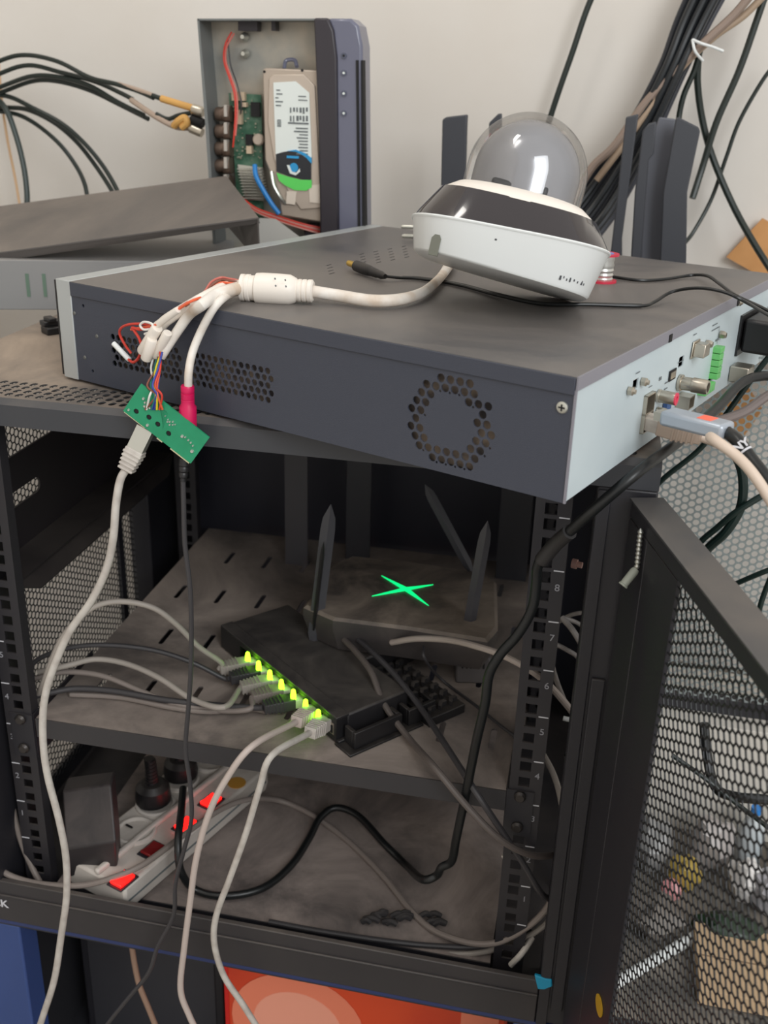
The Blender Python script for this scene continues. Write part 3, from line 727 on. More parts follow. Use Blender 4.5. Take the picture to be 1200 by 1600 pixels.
wire([NS(205, 552, 0.0100), NS(196, 540, 0.0120), NS(187, 522, 0.0140), NS(190, 512, 0.0160), NS(202, 507, 0.0180), NS(222, 506, 0.0200), NS(240, 508, 0.0220)], .0010, M_red)
wire([NS(240, 513, 0.0220), NS(225, 515, 0.0230), NS(219, 508, 0.0230), NS(226, 503, 0.0230), NS(238, 507, 0.0240), NS(236, 517, 0.0240), NS(226, 522, 0.0220)], .0009, M_whwire)
wire([NS(205, 515, 0.0180), NS(222, 512, 0.0200), NS(245, 507, 0.0230)], .0010, M_orange)
for i, (m, xs) in enumerate(((M_whwire, (243, 236, 238, 226)), (M_teal, (246, 240, 237, 232)), (M_brown, (247, 243, 232, 220)), (M_blue, (249, 250, 244, 228)), (M_orange, (248, 252, 246, 243)), (M_yellow, (250, 246, 243, 241)), (M_red, (247, 251, 240, 243)), (M_blue, (250, 246, 238, 233)))):
    j = i*1.7
    wire([NS(xs[0]+j*.3, 550, .016+.0008*i), NS(xs[1]+2*math.sin(i), 575, .022+.001*i), PY(xs[2]+3*math.cos(i*2), 602, BY+.004-.001*i), PY(xs[1]-2+4*math.sin(i*1.3), 618, BY-.004), PY(xs[3]+3+(2*i) % 9, 640, BY-.0012)], .0008, m)
# magenta jack
c0 = PY(293, 602, BY+.006); c1 = PY(294, 668, BY+.008)
obj('power_jack', MB().lathe(c0, c1-c0, [(.0044, 0), (.0050, .03), (.0050, .14), (.0044, .15), (.0044, .17), (.0050, .18), (.0050, .30), (.0044, .31), (.0050, .33), (.0050, .44), (.0064, .5), (.0066, 1)], 22), M_magenta, pig, label='magenta power jack')

# ------------------------------------------------ green board
BN = Matrix.Identity(4)
q1, q2, q3, q4 = PY(220, 600, BY), PY(327, 684, BY), PY(300, 731, BY), PY(195, 644, BY)
bx = (q2-q1); by = (q4-q1); by = by-bx.normalized()*by.dot(bx.normalized())
pcb = thing('circuit_board', 'small green circuit board dangling from the wires of the white camera lead', 'circuit board', (q1+q3)/2)
BM = frame(q1, bx, by); bl, bh = bx.length, by.length     # local x along, y down the short side, z away from / to the viewer
if (BM.to_3x3() @ V((0, 0, 1))).dot(CAM-q1) < 0: BM = BM @ Matrix.Diagonal((1, 1, -1, 1))
sgn = 1
hl = [circ(bl*u_, bh*v_, .0021, 12) for u_, v_ in ((.13, .76), (.29, .66), (.42, .66), (.585, .68))]
obj('board', MB(BM).plate(rect(0, 0, bl, bh), hl, .0015), M_pcb, pcb)
for h_ in hl:
    hx_, hy_ = sum(p[0] for p in h_)/12, sum(p[1] for p in h_)/12
    obj('hole_shade', MB(BM).lathe((hx_, hy_, -.0016), (0, 0, .0010), [(.0020, 0), (.0018, 1)], 12), M_dark, pcb)  # added dark disc closing the open hole, stands in for the shade inside
mb = MB(BM); f0, f1 = (.0002, .0012)
def zb(a, b): return (a, b)
dots = [(.12, .30, .0012), (.16, .36, .0010), (.20, .33, .0012), (.24, .40, .0011), (.18, .46, .0012), (.44, .30, .0005), (.735, .48, .0014), (.93, .66, .0016), (.77, .44, .0008), (.82, .45, .0008), (.86, .47, .0008), (.90, .50, .0008), (.33, .88, .0013), (.05, .86, .0010), (.52, .36, .0008), (.55, .30, .0008), (.57, .37, .0008), (.54, .43, .0008), (.50, .40, .0008), (.59, .32, .0006), (.49, .33, .0006)]
for (u_, v_, r_) in dots: mb.lathe((bl*u_, bh*v_, 0), (0, 0, sgn*.0012 if sgn > 0 else -.0025), [(r_, 0), (r_*.7, 1)], 8)
obj('solder_joint', mb, M_solder, pcb)
mb = MB(BM)
for i in range(7):
    o_ = .0012*i; mb.tube([(bl*.26+o_, bh*.2, .0001), (bl*.33+o_, bh*.22, .0001), (bl*.42+o_*.7, bh*.42+o_, .0001)], .00012, 4, 3)
obj('copper_trace', mb, mat('trace_green', srgb(24, 118, 82), .4), pcb)
mb = MB(BM).box((-.0002+bl*.02, bh*.92, -.0017), (bl*.32, bh*1.03, -.0005)).box((bl*.70, bh*.98, -.006), (bl*.98, bh*1.06, -.0010)).box((bl*.5, bh*.98, -.005), (bl*.58, bh*1.06, -.001)); obj('board_edge', mb, mat('cream_edge', srgb(222, 214, 176), .5), pcb)
mb = MB(BM).box((bl*.02, bh*.35, -.0165), (bl*.33, bh*1.0, -.0016)); obj('lan_socket', mb, M_metal, pcb)
mb = MB(BM).box((bl*.66, bh*.45, -.012), (bl*.92, bh*1.0, -.0016)); obj('jack_socket', mb, M_black, pcb, bevel=.001)

# ================================================================== hanging patch cable with metal plug
hc = thing('network_cable', 'long pale grey network cable hanging from the green board, leftmost in front of the rack', 'network cable', PY(215, 690, -.04))
tp = PY(229, 668, BY+.006); dd = (PY(197, 735, -.048)-tp)
e = rj45(hc, tp, dd, V((0, -1, 0)), 1.12, M_zinc, M_lcable, 5, dd.length/1.12, tab=False, h0=.0165)
pts = [tp+dd*.93, PY(188, 750, -.052), PY(181, 790, -.056), PY(177, 840, -.06), PY(166, 890, -.062), PY(142, 940, -.064), PY(110, 985, -.066), PY(87, 1035, -.07), PY(70, 1090, -.075), PY(67, 1150, -.08), PY(74, 1210, -.085), PY(92, 1280, -.085), PY(103, 1340, -.085), PY(104, 1400, -.085), PY(96, 1460, -.085), PY(85, 1530, -.085), PY(68, 1585, -.085), PY(50, 1640, -.085)]
obj('cable_sheath', MB().tube(pts, .0031, 12, 6), M_lcable, hc)
# thin black supply cable
dc = thing('supply_cable', 'thin black supply cable hanging from the right end of the green board', 'cable', PY(287, 745, -.02))
p0, p1 = PY(288, 716, -.040), PY(286, 752, -.042)
obj('plug_boot', MB().lathe(p0, p1-p0, [(.0040, 0), (.0042, .3), (.0034, .34), (.0040, .4), (.0038, .55), (.0030, .6), (.0036, .66), (.0034, .8), (.0024, .84), (.0024, 1)], 16), M_black, dc)
pts = [p1-(p1-p0)*.05, PY(287, 790, -.043), PY(289, 850, -.044), PY(297, 920, -.045), PY(299, 985, -.045), PY(298, 1050, -.045), PY(294, 1110, -.045), PY(290, 1170, -.045), PY(297, 1225, -.045), PY(299, 1280, -.045), PY(287, 1330, -.048), PY(274, 1380, -.05), PY(271, 1430, -.05), PY(246, 1480, -.052), PY(232, 1520, -.055), PY(200, 1560, -.055), PY(168, 1600, -.055), PY(150, 1630, -.055)]
obj('cable_sheath', MB().tube(pts, .0020, 10, 6), M_gcable, dc)

# ================================================================== things on the recorder top
ad = thing('adapter_lead', 'thin black adapter lead with barrel plug lying on the recorder beside the camera', 'adapter lead', PZ(600, 430, TZ+.004))
p0, p1 = PZ(545, 411, TZ+.0065), PZ(602, 432, TZ+.0050); d = p1-p0
obj('barrel_tip', MB().lathe(p0, d, [(.0026, 0), (.0027, .02), (.0027, .22)], 18), M_gold, ad)
obj('plug_grip', MB().lathe(p0, d, [(.0030, .20), (.0048, .22), (.0050, .45), (.0042, .62), (.0034, .66), (.0040, .70), (.0034, .74), (.0038, .78), (.0032, .82), (.0034, .9), (.0020, 1)], 18), M_black, ad)
pts = [p1-d*.03, PZ(625, 434, TZ+.0026), PZ(660, 436, TZ+.002), PZ(720, 446, TZ+.002), PZ(780, 462, TZ+.002), PZ(845, 475, TZ+.002), PZ(920, 476, TZ+.002), PZ(1000, 478, TZ+.002), PZ(1022, 472, TZ+.003), PZ(1050, 456, TZ+.008), PZ(1090, 450, TZ+.014), PZ(1130, 456, TZ+.014), PZ(1165, 472, TZ+.008), PZ(1200, 492, TZ-.01), PZ(1240, 515, TZ-.03)]
obj('lead_wire', MB().tube(pts, .0013, 8, 6), M_bcable, ad)
pts2 = [p+V((.0014, .0034, 0)) for p in pts[1:8]]
obj('lead_wire', MB().tube(pts2, .0012, 8, 6), M_bcable, ad)
pts = [PZ(905, 425, TZ+.002), PZ(955, 432, TZ+.002), PZ(1000, 438, TZ+.002), PZ(1040, 436, TZ+.002), PZ(1080, 430, TZ+.003), PZ(1105, 431, TZ+.006), PZ(1125, 444, TZ+.006), PZ(1150, 462, TZ+.0075), PZ(1185, 478, TZ-.002), PZ(1230, 500, TZ-.02)]
solo('loose_lead', MB().tube(pts, .0014, 8, 6), M_bcable, 'thin black lead looping from behind the camera past the solder spool', 'cable')
pl = thing('mains_plug', 'black two pin mains plug peeking out left of the camera', 'plug', PZ(640, 372, TZ))
c = PZ(638, 378, TZ); fx = NVX((.15, .99, 0)).normalized()
q = c+V((.010, 0, .0105))
obj('plug_body', MB().lathe(q, V((.028, .004, .0)), [(.0085, 0), (.0100, .08), (.0095, .5), (.0060, .9), (.004, 1)], 20), M_black, pl)
for dz in (.005, -.005):
    obj('pin', MB().lathe(q+V((0, -dz*.6, dz)), V((-.017, -.002, 0)), [(.0022, 0), (.0022, .9), (.0014, 1)], 14), M_zinc, pl)
sp = thing('solder_spool', 'small solder spool with red flanges behind the right side of the camera', 'spool', PZ(948, 440, TZ))
c = PZ(940, 440, TZ); 
obj('spool_flange', MB().lathe(c, (0, 0, .0016), [(.0125, 0), (.0125, 1)], 28), mat('spool_red', srgb(206, 50, 74), .35), sp)
obj('solder_wire', MB().lathe(c, (0, 0, .024), [(.0088, .06), (.0092, .12), (.0086, .18), (.0093, .26), (.0086, .34), (.0093, .42), (.0086, .5), (.0093, .6), (.0086, .7), (.0092, .8), (.0088, .93)], 24), M_solder, sp)
obj('spool_flange', MB().lathe(c+V((0, 0, .0224)), (0, 0, .0016), [(.0125, 0), (.0125, 1)], 28), mat('spool_red', None), sp)
obj('spool_label', MB().lathe(c+V((0, 0, .0240)), (0, 0, .0003), [(.0080, 0), (.0080, 1)], 20), mat('spool_label', srgb(120, 130, 190), .5), sp)

# ================================================================== routers behind the recorder
def paddle(th, pxs, Y, tk=.010, m=M_paddle, Yb=None):
    """flat antenna: four outline corners seen in the photo, at real depth Y, tk thick"""
    P = [PY(x, y, Y) for x, y in pxs]
    return obj('antenna', MB().prism(P, (0, tk, 0)), m, th, bevel=.0015)
wr = thing('wireless_router', 'black wireless router behind the recorder, its two flat aerials rising left of the dome', 'router', (-.13, .57, .06))
obj('router_body', MB().box((-.25, .50, .0622), (-.04, .60, .092)), M_black, wr, bevel=.004)
paddle(wr, [(691, 187), (697, 183), (730, 179), (729, 200), (723, 420), (686, 420)], .53)
paddle(wr, [(764, 192), (778, 178), (784, 177), (783, 420), (762, 420)], .56, .006)
wr2 = thing('wireless_router', 'black wireless router with a cluster of tall flat aerials right of the dome', 'router', (.17, .5, .04))
obj('router_body', MB().box((.085, .475, .0422), (.30, .575, .075)), M_black, wr2, bevel=.004)
paddle(wr2, [(978, 183), (998, 178), (972, 372), (972, 430), (950, 430), (957, 370)], .51, .006)
paddle(wr2, [(1030, 183), (1056, 186), (1050, 260), (1030, 420), (1000, 430), (1008, 250)], .53, .004, mat('antenna_grey', srgb(96, 98, 106), .5))
paddle(wr2, [(1004, 205), (1014, 193), (1026, 190), (1022, 240), (1014, 250), (1000, 430), (984, 430), (992, 300)], .50, .006)
paddle(wr2, [(1056, 186), (1060, 183), (1092, 199), (1094, 206), (1074, 300), (1072, 430), (1030, 430), (1036, 300)], .50, .010)
ws = solo('wall_shelf', MB().box((.08, .46, .028), (.36, WY, .042)), mat('pale_shelf', srgb(196, 188, 178), .6), 'pale wall shelf behind the recorder under the right aerials', 'shelf')

# ================================================================== left boxes
bxa = math.radians(19)
GB = Matrix.Translation((-.70, .222, RZ1+.0004)) @ Matrix.Rotation(bxa, 4, 'Z')
gb = thing('disc_recorder', 'grey slim recorder box lying at the left back under the loose lid', 'recorder', GB.translation, Matrix.Rotation(bxa, 4, 'Z'))
obj('case', MB().box((0, 0, 0), (.345, .24, .052)), M_greybox, gb, world=False, bevel=.001)
obj('case_slot', MB().box((.130, -.0006, .014), (.1335, .0004, .038)).box((.147, -.0006, .014), (.1505, .0004, .038)), mat('slot_green', srgb(96, 120, 104), .5), gb, world=False)
obj('case_foot', MB().box((.28, -.003, .0), (.30, .0, .02)), M_black, gb, world=False)
# lid, a bent steel cover lying at a slant
ld = thing('steel_lid', 'loose dusty black steel lid lying askew on the grey recorder at the left', 'lid', (-.6, .3, .13))
a0, a1 = PY(-60, 402, .26), PY(402, 340, .305); b1_, b0 = PY(352, 275, .43), PY(-60, 330, .43)
mb = MB().prism([a0, a1, b1_, b0], (0, 0, -.0015)); obj('lid_top', mb, M_lid, ld)
mb = MB().prism([a0, a1, a1+V((.001, .004, -.006)), a0+V((0, .004, -.010))], (0, .0015, 0)); obj('lid_lip', mb, M_lid, ld)
mb = MB().prism([a1, b1_, PY(354, 352, .40), PY(385, 388, .32), PY(404, 388, .308)], (.0015, 0, 0)); obj('lid_side', mb, M_lid, ld)
# small black clip
cl = MB().box((-.012, -.008, 0), (.012, .008, .007)).box((-.012, -.002, .007), (.012, .010, .012)).box((-.009, -.007, .012), (-.001, .007, .016))
M = Matrix.Translation(PZ(88, 520, RZ1)+V((0, 0, .0002))) @ Matrix.Rotation(.9, 4, 'Z'); cl.v = [M @ p for p in cl.v]
solo('binder_clip', cl, M_black, 'small black clip on the rack top beside the silver edge of the recorder', 'clip', bevel=.001)

# ================================================================== open recorder standing at the back
CY = .475
dvr = thing('opened_recorder', 'opened recorder case standing on end against the wall with a hard drive inside', 'recorder', PY(440, 380, CY))
def cp(x, y, d=0): return PY(x, y, CY-d)
def cpoly(pts, d, th): return MB().prism([cp(x, y, d) for x, y in pts], (0, th, 0))
obj('tray', cpoly([(309, 31), (500, 31), (505, 400), (335, 400), (322, 200)], 0, .0015), M_tray, dvr)
obj('tray_wall', cpoly([(308, 30), (311, 30), (326, 200), (338, 400), (334, 400), (321, 200)], .036, .036), mat('tray_edge', srgb(120, 124, 124), .4, .3), dvr)
obj('tray_wall', cpoly([(308, 29), (500, 29), (500, 32), (309, 32)], .036, .036), mat('tray_edge', None), dvr)
obj('tray_wall', cpoly([(405, 341), (430, 342), (478, 378), (478, 400), (404, 400)], .045, .0012), mat('tray_caught_light', srgb(196, 194, 188), .5, .1), dvr)  # bent tray wall; the light it catches is put into its paler colour
# bezel
def dshift(P, dz): return [p+V((0, -dz, 0)) for p in P]
bz = [(490, 28), (512, 28), (521, 48), (526, 90), (529, 366), (500, 368), (497, 200)]
obj('bezel_side', cpoly(bz, .040, .05), M_casef, dvr, bevel=.002)
bz2 = [(512, 28.5), (548, 29), (560, 40), (566, 72), (569, 360), (527, 366), (524, 90), (519, 48)]
obj('bezel_face', cpoly(bz2, .037, .04), M_casef2, dvr, bevel=.003)
obj('bezel_slot', cpoly([(556, 94), (560, 94), (563, 361), (559, 361)], .0385, .002), M_dark, dvr)
obj('bezel_slot', cpoly([(564.5, 94), (567, 94), (570.5, 360), (566, 360)], .0385, .012), M_dark, dvr)
for y, m in ((87, M_dark), (114, M_label), (146, M_label), (177, M_label)):
    c = cp(537, y, .0385); bt = obj('indicator', MB().cyl(c, c+V((0, .002, 0)), .0030, n=14), mat('indicator_ring', srgb(84, 88, 104), .4), dvr)
    obj('indicator_dot', MB().cyl(c-V((0, .0004, 0)), c, .0013, n=10), m, bt)
# hard drive
hx = [(410, 106), (497, 108), (504, 345), (420, 330), (414, 250)]
obj('hard_drive', cpoly([(410, 109), (415, 106), (500, 110), (507, 348), (440, 337), (434, 300), (414, 250)], .030, .026), M_hdd, dvr, bevel=.0015)
hd_ = obj('drive_cover', cpoly([(420, 122), (428, 116), (475, 116), (492, 134), (502, 325), (470, 328), (450, 300), (428, 250), (418, 190)], .032, .002), mat('hdd_cover', srgb(198, 184, 170), .38, .3), dvr, bevel=.001)
obj('drive_label', cpoly([(427, 129), (462, 127), (483, 145), (487, 246), (431, 250)], .0330, .0008), M_label, dvr)
obj('drive_label_black', cpoly([(431, 241), (440, 238), (452, 236), (466, 238), (486, 252), (486, 282), (470, 280), (450, 275), (432, 268)], .0334, .0006), M_lblack, dvr, label='black band of the drive label')
obj('drive_label_blue', cpoly([(448, 236), (462, 237), (476, 244), (487, 256), (487, 247), (476, 239), (462, 234)], .0337, .0006), M_lblue, dvr, label='blue arc of the drive label')
obj('drive_label_green', cpoly([(432, 270), (450, 276), (470, 281), (487, 281), (487, 293), (478, 298), (460, 297), (446, 290), (436, 282)], .0334, .0006), M_lgreen, dvr, label='green band of the drive label')
c = cp(459, 262, .0340); obj('drive_emblem', MB().lathe(c, (0, .0008, 0), [(.0050, 0), (.0050, 1)], 18), M_lblue, dvr)
obj('drive_emblem', cpoly([(448, 258), (452, 258), (456, 268), (463, 270), (468, 263), (469, 268), (462, 274), (453, 271)], .0342, .0005), M_label, dvr)
obj('drive_lettering', MB().box(cp(448, 247, .0342), cp(467, 244, .0337)), M_lblue, dvr)
mb = MB()
rr = random.Random(3)
def ink(x0, y0, x1, y1):
    a, b = cp(x0, y1, .0336), cp(x1, y0, .0336); mb.box((a.x, a.y, a.z), (b.x, a.y+.0006, b.z))
for i in range(6):
    for j in range(2):
        if (i, j) != (0, 9): ink(453+i*5, 168+j*13, 453+i*5+rr.uniform(1.5, 3.4), 168+j*13+rr.uniform(6, 10))
for i in range(9): ink(459+rr.uniform(0, 10), 200+i*5, 481, 201.2+i*5)
for i in range(5): ink(430+rr.uniform(0, 2), 140+i*6, 434+rr.uniform(0, 8), 141.4+i*6)
ink(450, 192, 482, 193.3); ink(466, 150, 478, 151.2); ink(466, 156, 480, 157)
for i in range(4): ink(433, 187+i*3, 439, 188.6+i*3)
obj('label_print', mb, M_ink, dvr)
obj('drive_seal', cpoly([(448, 299), (463, 299), (461, 320), (447, 318)], .0330, .0008), mat('seal_white', srgb(216, 204, 190), .5), dvr)
obj('drive_seal', cpoly([(482, 290), (500, 288), (500, 318), (484, 316)], .0330, .0008), mat('seal_white', None), dvr)
for x, y in ((413, 112), (497, 114), (472, 110)):
    c = cp(x, y, .0305); obj('drive_screw', MB().cyl(c, c+V((0, .001, 0)), .0015, n=8), M_dark, dvr)
# main board with parts
obj('main_board', cpoly([(357, 145), (408, 148), (412, 340), (372, 340), (366, 250)], .010, .0015), M_pcbd, dvr)
rr = random.Random(5)
for i in range(5):
    y = 170+i*27
    obj('bnc_jack', MB().lathe(cp(338, y+8, .018), cp(362, y+8, .018)-cp(338, y+8, .018), [(.0065, 0), (.0075, .1), (.0075, .5), (.0090, .55), (.0090, 1)], 14), mat('old_bronze', srgb(118, 100, 88), .4, .6), dvr)
    c = cp(355, y+4, .026); obj('jack_cap', MB().box(cp(350, y+12, .030), cp(358, y-6, .022)), mat('cap_grey', srgb(190, 184, 176), .4, .4), dvr)
mb = MB(); chips = [((392, 160), (407, 182)), ((384, 210), (396, 226))]
for (x0, y0), (x1, y1) in chips: mb.box(cp(x0, y1, .014), cp(x1, y0, .0105))
obj('chip', mb, M_dark, dvr)
mb = MB()
for (x0, y0, x1, y1) in ((362, 144, 385, 157), (370, 172, 380, 194), (385, 228, 396, 240), (378, 160, 388, 167)): obj('connector', MB().box(cp(x0, y1, .018), cp(x1, y0, .0105)), mat('connector_cream', srgb(196, 176, 150), .5), dvr)
mb = MB()
for i in range(60):
    x, y = rr.uniform(362, 406), rr.uniform(150, 250); mb.box(cp(x, y+rr.uniform(1, 3), .012), cp(x+rr.uniform(1.5, 4), y, .0105))
obj('board_component', mb, mat('component_grey', srgb(150, 150, 130), .5), dvr, kind='stuff')
hs = obj('heat_sink', cpoly([(371, 257), (410, 262), (412, 314), (384, 312)], .013, .003), M_zinc, dvr)
mb = MB()
for i in range(9):
    for j in range(11): mb.box(cp(373+i*4.2+j*1.0, 262+j*4.6+2.4, .024), cp(373+i*4.2+j*1.0+2.3, 262+j*4.6, .013))
obj('heat_sink_fin', mb, mat('fin_white', srgb(208, 204, 194), .4, .4), hs, kind='stuff')
def cw(pts, r, m, nm='wire'): obj(nm, MB().tube([cp(*p) for p in pts], r, 8, 6), m, dvr)
cw([(362, 50, .012), (352, 70, .014), (350, 95, .014), (358, 120, .02), (366, 145, .022), (368, 175, .024), (366, 210, .026), (364, 230, .024)], .0011, M_red)
cw([(366, 52, .012), (354, 74, .014), (353, 96, .014), (361, 120, .02), (369, 145, .022), (371, 175, .024), (368, 212, .026)], .0010, mat('pale_red_wire', srgb(206, 110, 100), .5))
cw([(356, 60, .012), (360, 100, .014), (370, 130, .02), (377, 160, .022), (376, 178, .02)], .0009, M_gcable)
cw([(398, 258, .022), (400, 275, .028), (410, 295, .03), (424, 318, .03), (436, 334, .028)], .0028, M_bluecable, 'data_cable')
cw([(424, 268, .034), (428, 290, .036), (438, 308, .035), (446, 318, .03)], .0022, M_zinc, 'data_cable')
for k in range(4): cw([(355, 290+k*2, .018), (375, 306+k*2, .02), (400, 325+k*2, .024), (430, 336+k*2.5, .026), (470, 349+k*2.5, .026), (500, 356+k*3, .02)], .0011, mat('rose_wire', srgb(196, 140, 128), .5) if k % 2 else M_red)
mb = MB()
mb.box(cp(372, 48, .016), cp(408, 34, .002)).box(cp(424, 48, .016), cp(436, 34, .002)); obj('bracket', mb, M_casef, dvr)
for x, y in ((382, 58), (383, 84)):
    c = cp(x, y, .004); obj('standoff', MB().lathe(c, (0, -.008, 0), [(.0050, 0), (.0040, .5), (.0022, 1)], 16), M_zinc, dvr)
cw([(444, 108, .02), (447, 95, .014), (460, 94, .014), (464, 104, .02)], .0022, M_casef2, 'handle_loop')
c = cp(405, 218, .014); obj('battery', MB().lathe(c, (0, -.006, 0), [(.0065, 0), (.0065, .7), (.005, 1)], 18), M_hdd, dvr)
obj('speaker_block', cpoly([(472, 350), (500, 352), (502, 395), (480, 395)], .020, .018), M_casef, dvr, bevel=.002)

# ================================================================== coax cables from the opened recorder
def ccable(pts, r, m, label, cat='cable', group=None, name='coaxial_cable', sub=7):
    return solo(name, MB().tube(pts, r, 10, sub), m, label, cat, group)
M_coax = mat('coax_black', srgb(28, 38, 34), .4)
LB = 'black cables on the wall at the left'
def yy(x): return .50
ccable([PY(-60, 125, .55), PY(0, 95, .55), PY(40, 86, .55), PY(90, 96, .53), PY(140, 121, .52), PY(180, 131, .51), PY(215, 142, .50), PY(240, 153, .49)], .0027, M_coax, 'topmost of the black cables arching to the opened recorder', group=LB)
ccable([PY(-60, 145, .56), PY(0, 115, .55), PY(45, 102, .55), PY(95, 113, .54), PY(150, 128, .53), PY(190, 146, .52), PY(207, 155, .51)], .0027, M_coax, 'second black cable arching to the opened recorder, just below the topmost', group=LB)
ccable([PY(-60, 158, .56), PY(0, 136, .56), PY(50, 119, .55), PY(95, 121, .54), PY(140, 134, .53), PY(185, 160, .52), PY(225, 180, .51)], .0028, M_coax, 'third black cable of the arch, ending at the grey plug tape', group=LB)
ccable([PY(-60, 165, .57), PY(0, 145, .57), PY(50, 127, .56), PY(90, 127, .55), PY(140, 141, .54), PY(190, 165, .53), PY(232, 186, .52)], .0028, M_coax, 'lowest black cable of the arch to the opened recorder', group=LB)
cn = thing('taped_connector', 'bare coax end with orange tape entering the opened recorder, upper one', 'connector', PY(290, 178, .49))
obj('bare_braid', MB().tube([PY(185, 131, .51), PY(212, 139, .50), PY(240, 149, .49)], .0024, 10, 5), mat('braid', srgb(176, 156, 140), .6), cn)
obj('tape_wrap', MB().tube([PY(252, 154, .488), PY(278, 162, .486), PY(302, 169, .484)], .0040, 12, 5), M_tape, cn)
obj('coupling', MB().lathe(PY(300, 170, .484), PY(318, 176, .482)-PY(300, 170, .484), [(.0040, 0), (.0062, .1), (.0062, .8), (.005, 1)], 16), M_metal, cn)
obj('core_wire', MB().tube([PY(238, 149, .49), PY(254, 155, .488)], .0028, 10, smooth=False), M_coax, cn)
cn = thing('taped_connector', 'bare coax end with a knot of yellow tape entering the opened recorder, lower one', 'connector', PY(290, 192, .49))
obj('bare_braid', MB().tube([PY(205, 156, .51), PY(228, 172, .50), PY(250, 186, .49), PY(275, 198, .488), PY(300, 200, .486)], .0034, 10, 5), mat('braid', None), cn)
obj('core_wire', MB().tube([PY(244, 178, .492), PY(262, 186, .49), PY(280, 180, .488), PY(302, 176, .484)], .0026, 10, 5), M_coax, cn)
obj('tape_knot', MB().tube([PY(272, 197, .482), PY(278, 190, .478), PY(288, 184, .478), PY(292, 192, .478), PY(284, 199, .480)], .0042, 10, 5), M_tape, cn)
obj('coupling', MB().lathe(PY(296, 199, .484), PY(316, 208, .482)-PY(296, 199, .484), [(.0040, 0), (.0056, .1), (.0056, .8), (.005, 1)], 16), M_metal, cn)
obj('coupling', MB().lathe(PY(298, 186, .484), PY(318, 193, .482)-PY(298, 186, .484), [(.0040, 0), (.0056, .1), (.0056, .8), (.005, 1)], 16), M_dark, cn)
ccable([PY(-40, 148, .58), PY(10, 150, .57), PY(50, 168, .56), PY(95, 192, .56), PY(130, 222, .56), PY(160, 258, .56), PY(182, 295, .55), PY(190, 320, .54)], .0029, M_coax, 'rightmost black cable drooping to the loose lid at the left', group=LB)
ccable([PY(-40, 168, .58), PY(12, 168, .58), PY(45, 172, .57), PY(85, 192, .57), PY(120, 222, .57), PY(150, 260, .57), PY(174, 297, .55), PY(182, 318, .54)], .0029, M_coax, 'black cable drooping to the lid just inside the rightmost one', group=LB)
ccable([PY(-40, 172, .585), PY(15, 176, .58), PY(50, 190, .575), PY(90, 222, .57), PY(118, 258, .57), PY(133, 290, .56), PY(138, 325, .55)], .0028, M_coax, 'black cable drooping to the middle of the lid', group=LB)
ccable([PY(-50, 120, .58), PY(-10, 150, .58), PY(10, 172, .57), PY(26, 215, .565), PY(37, 260, .56), PY(42, 300, .555), PY(42, 335, .55)], .0036, mat('coax_grey', srgb(58, 68, 66), .4), 'thickest grey black cable falling to the far left of the lid', group=LB)
ccable([PY(-5, 60, .61), PY(2, 150, .60), PY(12, 220, .60), PY(24, 280, .60), PY(34, 340, .59)], .0018, M_tan, 'thin tan cable running down the wall at the far left')

# ================================================================== wall cable bundle at the right
rr = random.Random(11); GB_ = 'cables of the diagonal wall bundle'
MG = [mat('bundle_black', srgb(34, 38, 46), .4), mat('bundle_grey', srgb(70, 72, 82), .45), mat('bundle_dark', srgb(24, 28, 32), .4)]
for i in range(11):
    o = (i-5)*6.2; y0 = .60+.018*math.sin(i*2.1); 
    pts = [PY(1130+o*.95, -60, y0), PY(1085+o*.8, 30, y0), PY(1052+o*.62, 105, y0-.004), PY(1010+o*.75, 190, y0), PY(965+o*1.1, 265, y0), PY(925+o*1.15, 325+(i-5)*1.5, y0-.01), PY(885+o*1.1, 372+(i-5)*3, y0-.03), PY(850+o, 420+(i-5)*4, y0-.05)]
    ccable(pts, .0044, MG[i % 3], 'lowest left black cable of the diagonal bundle on the wall' if i == 0 else 'rightmost dark grey cable of the diagonal bundle on the wall' if i == 10 else 'dark grey cable packed inside the diagonal bundle on the wall' if i % 3 == 1 else 'black cable packed inside the diagonal bundle on the wall', group=GB_, name='wall_cable')
ccable([PY(1190, -30, .585), PY(1150, 20, .585), PY(1105, 62, .583), PY(1060, 105, .582), PY(1005, 165, .582), PY(960, 228, .58), PY(925, 262, .575), PY(890, 320, .57)], .0048, mat('taupe_cable', srgb(140, 122, 110), .55), 'upper taupe cable laid over the diagonal black bundle', name='wall_cable')
ccable([PY(1215, -30, .59), PY(1165, 22, .59), PY(1118, 56, .588), PY(1070, 100, .585), PY(1020, 162, .583), PY(975, 225, .582), PY(932, 282, .58)], .0040, mat('tan_grey_cable', srgb(166, 144, 122), .55), 'lower tan grey cable laid over the diagonal black bundle', name='wall_cable')
ccable([PY(936, -30, .63), PY(915, 20, .63), PY(895, 80, .63), PY(874, 140, .63), PY(856, 196, .63), PY(845, 240, .62)], .0036, M_coax, 'single black cable slanting down the bare wall above the dome', name='wall_cable')
ccable([PY(1200, -20, .60), PY(1183, 30, .60), PY(1155, 110, .60), PY(1120, 190, .60), PY(1098, 260, .60), PY(1082, 310, .59)], .0040, M_coax, 'thick black cable slanting from the top right corner to the right aerials', name='wall_cable')
ccable([PY(1215, 95, .62), PY(1190, 128, .62), PY(1155, 190, .62), PY(1135, 245, .62), PY(1112, 310, .62), PY(1085, 360, .61), PY(1070, 380, .60)], .0024, M_coax, 'thin dark green cable curving down to the right aerials', name='wall_cable')
